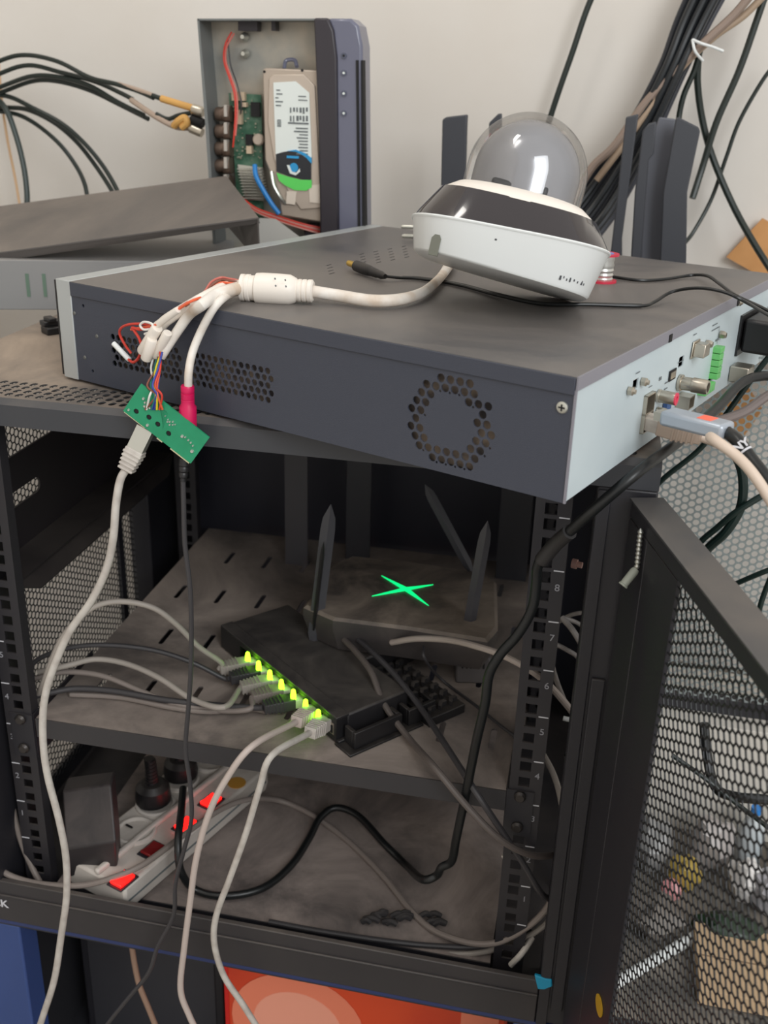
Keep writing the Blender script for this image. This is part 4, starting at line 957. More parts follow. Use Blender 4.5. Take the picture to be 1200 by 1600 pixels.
ccable([PY(1092, 78, .60), PY(1090, 130, .605), PY(1098, 190, .61), PY(1115, 250, .61), PY(1145, 320, .60), PY(1175, 375, .58), PY(1210, 430, .55), PY(1240, 470, .5)], .0040, M_coax, 'black cable curving down past the orange card at the right edge', name='wall_cable')
ccable([PY(1094, 80, .598), PY(1085, 110, .60), PY(1068, 150, .60), PY(1060, 190, .60), PY(1057, 240, .59)], .0034, M_coax, 'short black cable dropping from the zip tie behind the right aerials', name='wall_cable')
zt = solo('zip_tie', MB().tube([PY(1082, 62, .575), PY(1096, 68, .57), PY(1112, 73, .575), PY(1130, 80, .58)], .0016, 8, 5).tube([PY(1082, 62, .575), PY(1086, 80, .572), PY(1098, 95, .58)], .0016, 8, 5), M_white, 'white zip tie around the diagonal wall bundle', 'zip tie')
solo('card_piece', MB().prism([PY(1135, 402, .645), PY(1192, 341, .645), PY(1260, 380, .645), PY(1250, 470, .645), PY(1185, 430, .645)], (0, .004, 0)), M_card, 'orange brown card corner against the wall at the right edge', 'card')
solo('card_sheet', MB().prism([PY(1105, 680, .60), PY(1160, 590, .60), PY(1192, 640, .60), PY(1150, 700, .60)], (0, .004, 0)), M_card, 'orange brown card piece seen through the grey perforated sheet', 'card')

# ================================================================== perforated sheet standing right of the rack
ps = thing('perforated_panel', 'grey steel sheet with round holes standing upright behind the open door', 'metal sheet', (.2, .25, -.32))
PYY = .27
M = frame((.090, PYY, -.305), (0, 0, 1), (1, 0, 0))
mb = MB(M).honey(.430, .34, .0078, .0032, 12)
obj('perforated_sheet', mb, M_meshg, ps)
obj('sheet_hem', MB().box((.086, PYY-.001, -.32), (.44, PYY+.012, -.302)).box((.4335, PYY-.001, -.302), (.44, PYY+.012, .13)), M_rack, ps)
# cables behind / in front of the sheet
sg = 'black cables hanging in front of the perforated sheet'
M_dg = mat('deep_green_black', srgb(22, 40, 36), .4)
ccable([PY(1215, 540, .20), PY(1180, 585, .20), PY(1140, 640, .20), PY(1095, 700, .20), PY(1040, 745, .205), PY(1010, 775, .22)], .0026, M_dg, 'slanting black cable at the upper left of the perforated sheet', group=sg, name='hanging_cable')
ccable([PY(1145, 700, .19), PY(1160, 740, .19), PY(1158, 790, .19), PY(1135, 830, .19), PY(1104, 860, .20), PY(1085, 900, .21)], .0044, M_dg, 'thick black cable looping down the perforated sheet', group=sg, name='hanging_cable')
ccable([PY(1225, 755, .19), PY(1190, 775, .185), PY(1150, 800, .183), PY(1120, 825, .19), PY(1092, 850, .2), PY(1070, 890, .21)], .0030, M_dg, 'black cable crossing the thick loop on the perforated sheet', group=sg, name='hanging_cable')
ccable([PY(1230, 880, .19), PY(1190, 895, .19), PY(1150, 912, .20), PY(1110, 930, .21)], .0026, M_dg, 'lowest near horizontal black cable on the perforated sheet', group=sg, name='hanging_cable')
ccable([PY(1205, 900, .19), PY(1195, 925, .19), PY(1186, 955, .19), PY(1180, 1000, .2), PY(1182, 1060, .2)], .0026, M_dg, 'black cable dropping at the right edge of the perforated sheet', group=sg, name='hanging_cable')
ccable([PY(1240, 600, .16), PY(1200, 618, .15), PY(1160, 645, .14), PY(1110, 660, .12), PY(1060, 662, .09)], .0042, mat('taupe_dark', srgb(120, 108, 104), .5), 'taupe cable bending behind the silver display plug', name='hanging_cable')

# ================================================================== devices on the middle shelf
S0 = V((-.178, .027, SZ+.0002)); UA = V((-.762, .647, 0)); UB = V((.647, .762, 0))
sw = thing('network_switch', 'black eight port network switch with a row of glowing green port lamps', 'network switch', S0)
def sp_(u, w_, z): return S0+UA*u+UB*w_+V((0, 0, z))
def sbox(mb, u0, u1, w0, w1, z0, z1, mi=0):
    return mb.obox(sp_((u0+u1)/2, (w0+w1)/2, (z0+z1)/2), UA*(u1-u0), UB*(w1-w0), (0, 0, z1-z0), mi)
SL, SW, SH = .207, .083, .027
obj('switch_top', sbox(MB(), 0, SL, .012, SW, .004, SH), M_blackd, sw, bevel=.002)
obj('front_ledge', sbox(MB(), 0, SL, .0, .014, SH-.002, SH+.0008), M_blackd, sw, bevel=.0006)
fr = MB()
NPORT = 8; pw = .0165; u00 = .019
xs = [u00+i*.0205 for i in range(NPORT)]
edges_ = [0]
sbox(fr, 0, SL, 0, .012, .002, .006); sbox(fr, 0, SL, 0, .012, .0215, SH-.002)
prev = 0
for x in xs+[SL+.006]:
    sbox(fr, prev, min(x-.006, SL), 0, .012, .006, .0215); prev = x+.006
obj('port_face', fr, M_black, sw)
for x in (.004, ):
    obj('uplink_port', sbox(MB(), .0035, .0125, -.0006, .0, .008, .020, 0), M_metal, sw); obj('uplink_hole', sbox(MB(), .0052, .0108, -.0012, -.0005, .0095, .017, 0), M_dark, sw)
for i, x in enumerate(xs[:7]):
    c = sp_(x+.001, -.0060, .0175)
    lp = MB().lathe(c-V((0, 0, .004)), V((0, 0, .0150)), [(.0027, 0), (.0026, .6), (.0020, .92), (.0008, 1)], 12)
    obj('port_lamp', lp, E_green, sw)
# side cradle: handle like rims on the end
c_ = sbox(MB(), -.004, 0, .0, SW, .0, .005); sbox(c_, -.016, -.004, .006, .010, .003, .020); sbox(c_, -.020, -.016, .006, .060, .003, .020); sbox(c_, -.016, -.004, .056, .060, .003, .020)
sbox(c_, -.016, -.004, .068, .072, .003, .020); sbox(c_, -.020, -.016, .068, .100, .003, .020); sbox(c_, -.016, -.004, .096, .100, .003, .020); sbox(c_, -.024, 0, -.002, SW, .0, .0025)
obj('end_bracket', c_, M_black, sw, bevel=.0008)
md = thing('modem_box', 'flat black modem with chevron vent slots partly under the wireless router', 'modem', sp_(.08, .13, 0))
obj('modem_case', sbox(MB(), .070, .165, SW+.003, SW+.095, .0, .0255), M_blackd, md, bevel=.002)
obj('vent_base', sbox(MB(), -.030, .0695, SW+.002, SW+.046, .0, .010), M_black, md, bevel=.001)
for j in range(3):
    for i in range(7):
        u = -.026+i*.0135; w_ = SW+.006+j*.0130; p = [sp_(u, w_, .0101), sp_(u+.0045, w_+.0050, .0101), sp_(u+.0045, w_+.0105, .0101), sp_(u+.0085, w_+.0105, .0101), sp_(u+.0085, w_+.0035, .0101), sp_(u+.0035, w_-.0010, .0101)]
        obj('vent_rib', MB().prism(p, (0, 0, .005)), M_blackd, md)

# wireless router with glowing cross
RZt = -.192
rt_ = thing('wireless_router', 'dusty angular black router on the shelf with a glowing green cross', 'router', (-.16, .24, -.229))
top = [PZ(474, 950, RZt), PZ(505, 893, RZt), PZ(548, 871, RZt), PZ(640, 880, RZt), PZ(752, 898, RZt), PZ(776, 912, RZt), PZ(778, 985, RZt), PZ(762, 1004, RZt), PZ(640, 985, RZt), PZ(520, 970, RZt)]
cen = sum(top, V((0, 0, 0)))/len(top)
bot = [cen+(p-cen)*.93+V((0, 0, -.034)) for p in top]; mid = [p+V((0, 0, -.010)) for p in top]; tp2 = [cen+(p-cen)*.965+V((0, 0, .003)) for p in top]
mb = MB(); n = len(top); vs = bot+mid+top+tp2+[cen+V((0, 0, .004))]
fs = []
for j in range(3):
    for i in range(n): fs.append((j*n+i, (j+1)*n+i, (j+1)*n+(i+1) % n, j*n+(i+1) % n))
for i in range(n): fs.append((3*n+i, 4*n, 3*n+(i+1) % n))
fs.append(tuple(range(n)))
mb.add(vs, fs); obj('router_shell', mb, mat('router_dusty', srgb(50, 47, 49), .45, dust=srgb(176, 160, 144), dscale=14, damt=.8), rt_, angle=20)
# feet rest on modem / shelf
mb = MB()
for p in (bot[1], bot[4], bot[6], bot[9]): 
    q = cen+(p-cen)*.82; mb.cyl((q.x, q.y, bot[0].z+.001), (q.x, q.y, SZ+.0003 if p is not bot[9] else SZ+.0262), .006, n=12)
obj('router_foot', mb, M_black, rt_)
# cross of light
cz = RZt+.0046
ctr = PZ(634, 921, cz)
cr = MB()
for x, y in ((596, 900), (677, 914), (670, 947), (581, 932)):
    e_ = PZ(x, y, cz-.0010); dv = (e_-ctr); pv = V((-dv.y, dv.x, 0)).normalized()*.0030
    cr.prism([ctr-pv+V((0,0,.0002)), ctr+pv+V((0,0,.0002)), e_], (0, 0, .0008))
obj('light_cross', cr, E_greenx, rt_)
def blade(th, base_, tip, wd, tk=.006, m=M_blackd, face=None, tipl=.16):
    """antenna blade with faceted diamond tip"""
    a_ = tip-base_; L = a_.length; a_ = a_/L; sd_ = (face or (CM @ V((1, 0, 0)))); sd_ = (V(sd_)-a_*V(sd_).dot(a_)).normalized(); nn = a_.cross(sd_).normalized()
    mb = MB(); P = []
    for h, k in ((0, .35), (.12, 1), (1-tipl, 1), (1-tipl*.55, .85), (1, .05)):
        c = base_+a_*h*L
        P += [c+sd_*wd/2*k, c+nn*tk/2*k, c-sd_*wd/2*k, c-nn*tk/2*k]
    fs = [(3, 2, 1, 0), (16, 17, 18, 19)]
    for j in range(4):
        for i in range(4): fs.append((j*4+i, j*4+(i+1) % 4, (j+1)*4+(i+1) % 4, (j+1)*4+i))
    mb.add(P, fs); return obj('antenna', mb, m, th, angle=15)
M_ant = mat('aerial_grey', srgb(74, 74, 80), .42, dust=srgb(140, 130, 122), damt=.3)
blade(rt_, PY(489, 1014, .158), PY(517, 788, .140), .0140, .008, M_ant)
blade(rt_, PY(490, 985, .150), PY(506, 846, .135), .0040, .004, M_black)
blade(rt_, PY(727, 1010, .170), PY(762, 814, .160), .0120, .008, M_ant)
blade(rt_, PY(738, 896, .300), PY(664, 757, .305), .0110, .006, M_ant)
# ports of the router
for i, (x, m) in enumerate(((545, M_gold), (568, mat('port_pale', srgb(170, 160, 170), .4)), (610, M_clear))):
    c = PY(x, 996, .150); obj('router_port', MB().cbox(c, .010, .012, .010), m, rt_, bevel=.0005)
mb = MB()
for x, y in ((531, 988), (529, 997)):
    c = PY(x, y, .148); mb.lathe(c, (0, -.0030, 0), [(.0022, 0), (.0018, .7), (.0008, 1)], 10)
obj('port_lamp', mb, E_green, rt_)
obj('blue_port', MB().cbox(PY(571, 1004, .147), .005, .006, .0035), mat('port_blue', srgb(50, 140, 190), .4), rt_)
# small white plug adapter right of router
pa = thing('poe_adapter', 'small dark grey adapter with vent slits at the right front of the router', 'adapter', PY(745, 1030, .10))
c = PZ(738, 1032, SZ+.018)
ua = V((.97, .2, 0)).normalized(); ub = V((-.2, .97, 0)).normalized()
obj('adapter_case', MB().obox((c.x, c.y, SZ+.0152), ua*.034, ub*.030, (0, 0, .030)), mat('adapter_grey', srgb(92, 88, 88), .5), pa, bevel=.002)
mb = MB()
for i in range(6): mb.obox(V((c.x, c.y, SZ+.022))-ub*.0152+ua*(-.011+i*.0042), ua*.0018, ub*.001, (0, 0, .008))
obj('vent_slit', mb, M_dark, pa)

# ------------------------------------------------ switch cables
def net(label, i, pts, m=M_lcable, r=.0029, boot=None, group='network cables plugged into the lit switch'):
    th = thing('network_cable', label, 'network cable', sp_(xs[i], -.01, .013), group=group)
    d_ = pts[0]-sp_(xs[i], -.001, .0145); d_ = (-UB+V((0, 0, .12))) if i > 1 else d_
    e_ = rj45(th, sp_(xs[i], .006, .0135), d_ if i < 2 else (-UB*.9+UA*.25), V((0, 0, -1)), 1.12, M_clear, boot or m, 6, .036)
    obj('cable_sheath', MB().tube([e_-V((0, 0, 0)), *pts], r, 12, 6), m, th)
    return th
net('pale grey network cable hanging from the rightmost lit port of the switch', 0, [PY(425, 1180, -.052), PY(406, 1230, -.056), PY(385, 1300, -.06), PY(360, 1370, -.06), PY(338, 1430, -.06), PY(335, 1475, -.06), PY(350, 1525, -.06), PY(380, 1570, -.06), PY(405, 1610, -.06)])
net('pinkish grey network cable hanging from the second lit port from the right', 1, [PY(395, 1165, -.045), PY(355, 1215, -.056), PY(327, 1270, -.06), PY(307, 1340, -.062), PY(297, 1410, -.062), PY(288, 1480, -.062), PY(282, 1545, -.062), PY(295, 1585, -.062), PY(312, 1620, -.062)], mat('pinkish_cable', srgb(190, 176, 168), .5))
net('pale grey network cable arching up left from the farthest lamp of the switch', 6, [PY(345, 1035, .10), PY(310, 1010, .085), PY(275, 975, .07), PY(240, 950, .06), PY(195, 940, .05), PY(155, 945, .04), PY(125, 965, .03), PY(95, 1000, .02), PY(70, 1060, .016), PY(55, 1100, .03)], mat('dusty_cable', srgb(158, 150, 142), .55), .0027)
net('black network cable from the farthest but one lamp running left', 5, [PY(350, 1060, .09), PY(300, 1035, .085), PY(240, 1016, .08), PY(170, 1008, .07), PY(110, 1012, .06), PY(60, 1030, .05), PY(35, 1060, .04)], M_gcable, .0024)
net('dusty grey network cable from the third lamp running left across the shelf', 4, [PZ(350, 1105, SZ+.020), PZ(300, 1092, SZ+.016), PZ(250, 1060, SZ+.024), PZ(200, 1038, SZ+.028), PZ(150, 1030, SZ+.03), PZ(105, 1040, SZ+.03), PY(60, 1050, .04)], mat('dusty_cable', None), .0028)
net('dusty grey network cable from the middle lamp, lowest of the run to the left', 3, [PZ(390, 1108, SZ+.012), PZ(340, 1110, SZ+.006), PZ(270, 1098, SZ+.008), PZ(220, 1080, SZ+.012), PZ(160, 1056, SZ+.02), PZ(100, 1050, SZ+.02), PY(55, 1060, .04)], mat('dusty_cable2', srgb(128, 118, 112), .55), .0027)
net('black network cable from the fifth lamp lying across the front of the shelf', 2, [PZ(400, 1106, SZ+.012), PZ(340, 1102, SZ+.010), PZ(260, 1094, SZ+.010), PZ(180, 1080, SZ+.012), PZ(120, 1076, SZ+.012), PZ(80, 1082, SZ+.010), PY(45, 1090, .02)], M_gcable, .0030)
solo('network_cable', MB().tube([PZ(420, 1112, SZ+.006), PZ(380, 1106, SZ+.006), PZ(330, 1112, SZ+.005), PZ(270, 1106, SZ+.004), PZ(190, 1090, SZ+.004), PZ(110, 1085, SZ+.004)], .0026, 10, 6), mat('dusty_cable2', None), 'dusty grey cable lying flat on the shelf under the black one', 'network cable')
# ------------------------------------------------ router cables
def rc(label, pts, m, r, nm='network_cable'): return solo(nm, MB().tube(pts, r, 10, 7), m, label, 'cable')
rc('thick grey black cable from the router lamp port slanting to the right rail', [PY(538, 1000, .140), PY(556, 1018, .12), PY(580, 1050, .095), PY(600, 1100, .07), PY(640, 1155, .04), PY(680, 1200, -.01), PY(730, 1260, -.022), PY(780, 1310, -.024), PY(830, 1336, -.01), PY(870, 1334, .02), PY(885, 1318, .05)], mat('cable_taupe', srgb(92, 84, 80), .5), .0030)
rc('black cable from the router slanting beside the grey black one', [PY(560, 1000, .140), PY(585, 1022, .12), PY(620, 1058, .10), PY(660, 1110, .07), PY(700, 1170, .02), PY(745, 1240, -.022), PY(785, 1300, -.020), PY(815, 1345, -.015), PY(845, 1395, -.012), PY(870, 1410, .02)], M_gcable, .0028)
rc('pale grey cable leaving the router to the right and dropping behind the rail', [PY(612, 1004, .138), PY(650, 998, .12), PY(700, 1000, .10), PY(745, 1010, .07), PY(790, 1026, .05), PY(840, 1055, .035), PY(880, 1095, .04), PY(915, 1145, .04), PY(925, 1200, .05)], mat('cable_pale', srgb(176, 164, 156), .5), .0030)
rc('thin grey lead from the adapter slanting down the shelf', [PY(662, 1010, .13), PY(664, 1030, .12), PZ(690, 1062, SZ+.006), PZ(740, 1100, SZ+.003), PZ(790, 1140, SZ+.003), PZ(822, 1162, SZ+.003)], M_gcable, .0015)
# cables behind the right rail
rg_ = 'grey cables behind the right rail'
rc('curved grey cable behind the right rail near the number seven', [PY(878, 965, .10), PY(895, 985, .09), PY(912, 1015, .08), PY(922, 1050, .08), PY(928, 1085, .08), PY(930, 1130, .08)], M_mcable, .0027)
rc('grey cable fanning right from behind the rail, uppermost', [PY(872, 972, .12), PY(895, 960, .11), PY(925, 955, .10), PY(955, 945, .10)], M_mcable, .0020)
rc('grey cable behind the rail crossing below the uppermost', [PY(880, 965, .10), PY(905, 975, .10), PY(925, 995, .09), PY(938, 1020, .09)], M_mcable, .0020)
rc('grey cable loop behind the rail beside the number six', [PY(865, 1005, .10), PY(885, 1015, .10), PY(905, 1030, .10), PY(912, 1060, .10), PY(905, 1100, .10)], M_mcable, .0022)
rc('thin grey cable dropping along the right rail', [PY(860, 1030, .06), PY(872, 1070, .06), PY(890, 1110, .06), PY(915, 1140, .06)], M_mcable, .0022)
rc('pale cable running down behind the right rail to the bottom', [PY(905, 1110, .12), PY(892, 1180, .12), PY(880, 1260, .12), PY(872, 1340, .12), PY(868, 1420, .12)], M_lcable, .0036)
rc('pale grey cable bending out from the rail near the shelf corner', [PY(838, 1160, .05), PY(865, 1210, .03), PY(878, 1260, .02), PY(882, 1310, .02), PY(880, 1360, .02), PY(868, 1420, .015), PY(845, 1450, .012), PY(800, 1475, .01), PY(740, 1490, .006), PY(690, 1490, .004)], mat('dusty_cable', None), .0027)
solo('zip_tie', MB().tube([PY(880, 1122, .055), PY(915, 1131, .055)], .0022, 8, smooth=False), M_white, 'white tie across the cables right of the rail', 'zip tie')
solo('zip_tie', MB().tube([PY(914, 1027, .075), PY(931, 1027, .075)], .0024, 8, smooth=False), M_white, 'short white tie near the number seven', 'zip tie')
solo('cage_bolt', MB().lathe(PY(894, 880, .03), (.008, -.002, 0), [(.004, 0), (.004, .5), (.0025, .52), (.0025, 1)], 12), mat('pink_brass', srgb(190, 150, 140), .4), 'small pinkish bolt right of the rail', 'bolt')

# ================================================================== lower compartment
# power strip
ub0 = V((.33, .944, 0)).normalized(); vb0 = V((-ub0.y, ub0.x, 0)); PS0 = V((-.3722, -.0220, BZ+.0004)); SLn = .242
ps_ = thing('power_strip', 'white power strip with red lit rocker switches on the lower shelf', 'power strip', PS0)
def q_(u, v_, z): return PS0+ub0*u+vb0*v_+V((0, 0, z))
def qbox(mb, u0, u1, v0, v1, z0, z1, mi=0): return mb.obox(q_((u0+u1)/2, (v0+v1)/2, (z0+z1)/2), ub0*(u1-u0), vb0*(v1-v0), (0, 0, z1-z0), mi)
WD = .080
poly = [q_(0, 0, 0), q_(SLn-.02, 0, 0), q_(SLn-.005, .008, 0), q_(SLn, .03, 0), q_(SLn, WD-.03, 0), q_(SLn-.01, WD-.005, 0), q_(SLn-.03, WD, 0), q_(0, WD, 0)]
obj('strip_body', MB().prism(poly, (0, 0, .030)), M_strip, ps_, bevel=.003)
obj('strip_ridge', qbox(MB(), 0, SLn-.02, .034, .040, .0295, .036), M_strip, ps_, bevel=.002)
obj('side_groove', qbox(MB(), .0, SLn-.02, -.0006, .0004, .012, .014), M_ink, ps_)
def q_at(x, y, z=.030):
    p = PZ(x, y, BZ+z)-PS0; return p.dot(ub0), p.dot(vb0)
for (x, y), m, lab in (((192, 1377), E_red, 'lit red rocker nearest the sill'), ((290, 1291), E_red, 'lit red rocker behind the black cord'), ((330, 1254), E_red, 'lit red rocker at the far end'), ((238, 1330), M_redoff, 'unlit dark red rocker')):
    u, v_ = q_at(x, y)
    h_ = obj('switch_frame', qbox(MB(), u-.0125, u+.0125, v_-.0095, v_+.0095, .0296, .0312), M_lblack, ps_, bevel=.0006)
    vs = [q_(u-.010, v_-.0072, .0312), q_(u+.010, v_-.0072, .0312), q_(u+.010, v_+.0072, .0312), q_(u-.010, v_+.0072, .0312), q_(u-.010, v_-.0072, .0350), q_(u, v_-.0072, .0328), q_(u+.010, v_-.0072, .0338), q_(u+.010, v_+.0072, .0338), q_(u, v_+.0072, .0328), q_(u-.010, v_+.0072, .0350)]
    obj('rocker', MB().add(vs, [(0, 1, 6, 5, 4), (3, 9, 8, 7, 2), (0, 4, 9, 3), (1, 2, 7, 6), (4, 5, 8, 9), (5, 6, 7, 8), (3, 2, 1, 0)]), m, h_, label=lab, bevel=.0022)
def socket(x, y, r=.021):
    u, v_ = q_at(x, y, .034); c = q_(u, v_, .0300)
    o_ = obj('socket', MB().lathe(c, (0, 0, .0042), [(r, 0), (r, .7), (r*.92, 1), (r*.86, 1), (r*.84, .1)], 32), M_strip, ps_)
    return c
socket(212, 1296); socket(243, 1254); socket(282, 1216); socket(330, 1188, .020)
u, v_ = q_at(206, 1294, .034); obj('socket_slot', MB().obox(q_(u, v_, .0345), ub0*.0015, vb0*.002, (0, 0, .001)).obox(q_(u, v_+.004, .0345), ub0*.0020, vb0*.008, (0, 0, .001)), M_dark, ps_)
u, v_ = q_at(370, 1224, .03); obj('round_sticker', MB().cyl(q_(u, v_, .0300), q_(u, v_, .0306), .010, n=20), mat('amber', srgb(190, 140, 60), .5), ps_)
# plugs
for (x, y, h, lb) in ((240, 1250, .045, 'black plug in the second socket of the power strip, red lit from beside'), (283, 1210, .042, 'black plug in the third socket with the thick black cord')):
    u, v_ = q_at(x, y, .034); c = q_(u, v_, .0344)
    pg = thing('mains_plug', lb, 'plug', c)
    obj('plug_base', MB().lathe(c, (0, 0, h), [(.0185, 0), (.0190, .1), (.0175, .38), (.012, .5)], 28), M_black, pg)
    t_ = MB()
    for k in range(7): t_.lathe(c+V((0, 0, h*.5+k*.0042)), (-.0006, 0, .0030), [(.0075-.0003*k, 0), (.0075-.0003*k, 1)], 14)
    t_.cyl(c+V((0, 0, h*.45)), c+V((-.002, 0, h*.5+.030)), .0055, n=12)
    obj('strain_relief', t_, M_black, pg)
# adapter brick standing on the strip
u, v_ = q_at(145, 1350, .03)
br = thing('power_adapter', 'dusty black power adapter block plugged into the near end of the power strip', 'adapter', q_(.02, .05, .031))
a_, b_ = PY(103, 1371, .000), PY(183, 1361, .006); c_, d_ = PY(173, 1226, .030), PY(97, 1236, .026)
e1 = PY(103, 1327, -.006); e2 = PY(181, 1315, .000)
mb = MB().add([a_, b_, e2, e1, c_, d_] + [p+V((-.008, .026, -.004)) for p in (a_, b_, e2, e1, c_, d_)],
              [(0, 1, 2, 3), (3, 2, 4, 5), (7, 6, 9, 8), (8, 9, 11, 10), (1, 7, 8, 2), (2, 8, 10, 4), (5, 4, 10, 11), (6, 0, 3, 9), (9, 3, 5, 11), (6, 7, 1, 0)])
obj('adapter_block', mb, mat('brick_dusty', srgb(44, 41, 43), .45, dust=srgb(110, 100, 96), dscale=26, damt=.5), br, bevel=.002)
# cables in the lower compartment
def lc(label, pts, m, r): return solo('power_cable', MB().tube(pts, r, 10, 6), m, label, 'cable')
lc('dusty grey cable from the left running over the power strip to the right corner', [PY(-20, 1345, -.02), PY(20, 1370, -.022), PY(70, 1382, -.022), PY(130, 1383, -.020), PY(180, 1370, -.014), PZ(228, 1348, BZ+.040), PZ(300, 1295, BZ+.040), PZ(350, 1262, BZ+.040), PZ(395, 1248, BZ+.034), PZ(440, 1252, BZ+.010), PZ(490, 1275, BZ+.005), PZ(545, 1315, BZ+.004), PZ(600, 1370, BZ+.004), PZ(640, 1420, BZ+.004), PZ(680, 1455, BZ+.006), PY(740, 1474, .004), PY(790, 1468, .002), PY(850, 1425, .004), PY(878, 1360, .01), PY(882, 1300, .02)], mat('dusty_cable2', None), .0030)
lc('grey cable hanging straight down left of the left rail', [PY(20, 1100, .03), PY(15, 1170, .02), PY(18, 1250, .01), PY(32, 1310, .005), PY(50, 1355, .0), PY(62, 1378, -.006)], mat('dusty_cable2', None), .0030)
lc('pale stub of cable between the left rail and the frame', [PY(-10, 1262, .06), PY(15, 1240, .06), PY(32, 1218, .05)], M_lcable, .0030)
lc('thin black cable lying along the front sill of the lower shelf', [PZ(420, 1440, BZ+.004), PZ(500, 1455, BZ+.003), PZ(600, 1470, BZ+.003), PZ(680, 1478, BZ+.003), PY(760, 1478, .01), PY(830, 1450, .02)], M_gcable, .0026)
lc('short pale stub of cable in the lower right corner of the cabinet', [PY(798, 1508, -.006), PY(815, 1490, -.004), PY(832, 1465, .01)], M_lcable, .0028)
lc('brown cable hanging below the sill in front of the dark opening', [PY(206, 1478, .02), PY(211, 1510, .02), PY(218, 1540, .02), PY(232, 1575, .02), PY(246, 1610, .02)], mat('brown_cable', srgb(150, 122, 104), .55), .0030)
lc('black vertical cable right of the lower shelf', [PY(884, 1180, .0), PY(888, 1240, .0), PY(892, 1300, .005), PY(884, 1330, .01)], M_bcable, .0018)
rr = random.Random(4)
mb = MB()
for i in range(16):
    x, y = 560+rr.uniform(0, 125), 1436+rr.uniform(-8, 12); a = PZ(x, y, BZ+.003); b = PZ(x+rr.uniform(8, 26), y+rr.uniform(-6, 6), BZ+.004)
    mb.tube([a, (a+b)/2+V((0, 0, .003)), b], .0028, 7, 3)
solo('cable_scrap', mb, M_pipe, 'heap of black dusty scraps at the front of the lower shelf', 'scrap', kind='stuff')
c = PZ(378*1, 1330, BZ)
solo('blue_chip', MB().prism([PY(835, 1524, -.034), PY(845, 1527, -.034), (PY(852, 1530, -.034)), PY(862, 1531, -.034), PY(863, 1542, -.034), PY(850, 1547, -.034), PY(840, 1546, -.034)], (0, .0035, 0)), M_cyan, 'scrap of bright blue plastic stuck at the sill corner', 'plastic scrap', bevel=.001)
solo('white_chip', MB().lathe(PY(788, 1335, .02), (.003, -.002, -.006), [(.0035, 0), (.0032, .5), (.002, 1)], 7), M_whitew, 'tiny white crumb beside the lower right rail', 'scrap')

# ================================================================== below the rack
st = thing('blue_stand', 'blue painted steel stand carrying the black rack cabinet', 'stand', (-.24, .2, FZ))
TZs = RZ0-.0045
for x in (-.525, .035):
    for y in (-.01, .44): obj('leg', MB().box((x-.03, y-.015, FZ), (x+.036, y+.015, TZs-.008)), M_bluep, st, bevel=.002)
obj('top_frame', MB().box((-.555, -.025, TZs-.008), (.071, .0, TZs)).box((-.555, .44, TZs-.008), (.071, .465, TZs)).box((-.555, 0, TZs-.008), (-.53, .44, TZs)).box((.046, 0, TZs-.008), (.071, .44, TZs)), mat('stand_dark', srgb(44, 44, 48), .5), st)
obj('back_sheet', MB().box((-.53, .462, FZ+.2), (.07, .465, TZs-.008)).box((-.532, .01, FZ+.2), (-.530, .46, TZs-.008)), mat('stand_dark', None), st)
obj('stand_shelf', MB().box((-.53, .0, -.80), (.07, .46, -.79)), mat('stand_dark', None), st)
ob = thing('orange_carton', 'orange red printed carton under the rack sill', 'carton', (-.15, .14, -.789))
ox0 = -.3070; ox1 = -.004; a0 = V((0, 0, -.53))
obj('carton_body', MB().box((ox0, .06, -.7895), (ox1, .28, a0.z)), M_or, ob, bevel=.001)
obj('carton_edge', MB().box((ox0-.0006, .0590, -.7895), (ox0+.004, .0605, a0.z)), M_redp, ob)
mb = MB(); c = V((ox0+.082, .0592, a0.z-.125))
mb.prism([c+V((.075*math.cos(t), 0, .075*math.sin(t))) for t in [2*PI*i/32 for i in range(32)]], (0, .0006, 0)); obj('printed_disc', mb, M_or2, ob)
mb = MB().prism([c+V((.05*math.cos(t), -.0003, .05*math.sin(t))) for t in [2*PI*i/32 for i in range(32)]], (0, .0003, 0)); obj('printed_disc', mb, mat('pale2', srgb(238, 160, 136), .45), ob)
obj('printed_bar', MB().box((ox1-.045, .0592, -.70), (ox1-.006, .0600, a0.z-.004)), M_or2, ob)
db = thing('dark_equipment', 'dark box standing on the stand shelf left of the orange carton', 'equipment box', (-.42, .15, -.789))
obj('case', MB().box((-.50, .10, -.7895), (-.325, .35, -.56)), M_rack, db, bevel=.002)
obj('case_panel', MB().box((-.49, .0985, -.78), (-.335, .0999, -.57)), mat('strut_steel2', None), db)

# ================================================================== clutter seen through the door mesh
bt = thing('work_bench', 'low pale bench behind the open door holding clutter', 'bench', (.55, .3, FZ))
BT = -.46
obj('bench_top', MB().box((.078, .0, BT-.03), (1.1, .62, BT)), mat('bench_top', srgb(132, 124, 114), .6, noise_col=srgb(84, 80, 74), ncs=26), bt, bevel=.002)
for x in (.11, 1.05):
    for y in (.03, .58): obj('leg', MB().box((x-.02, y-.02, FZ), (x+.02, y+.02, BT-.03)), M_rack, bt)
def on(x, y, z=BT): return PZ(x, y, z)
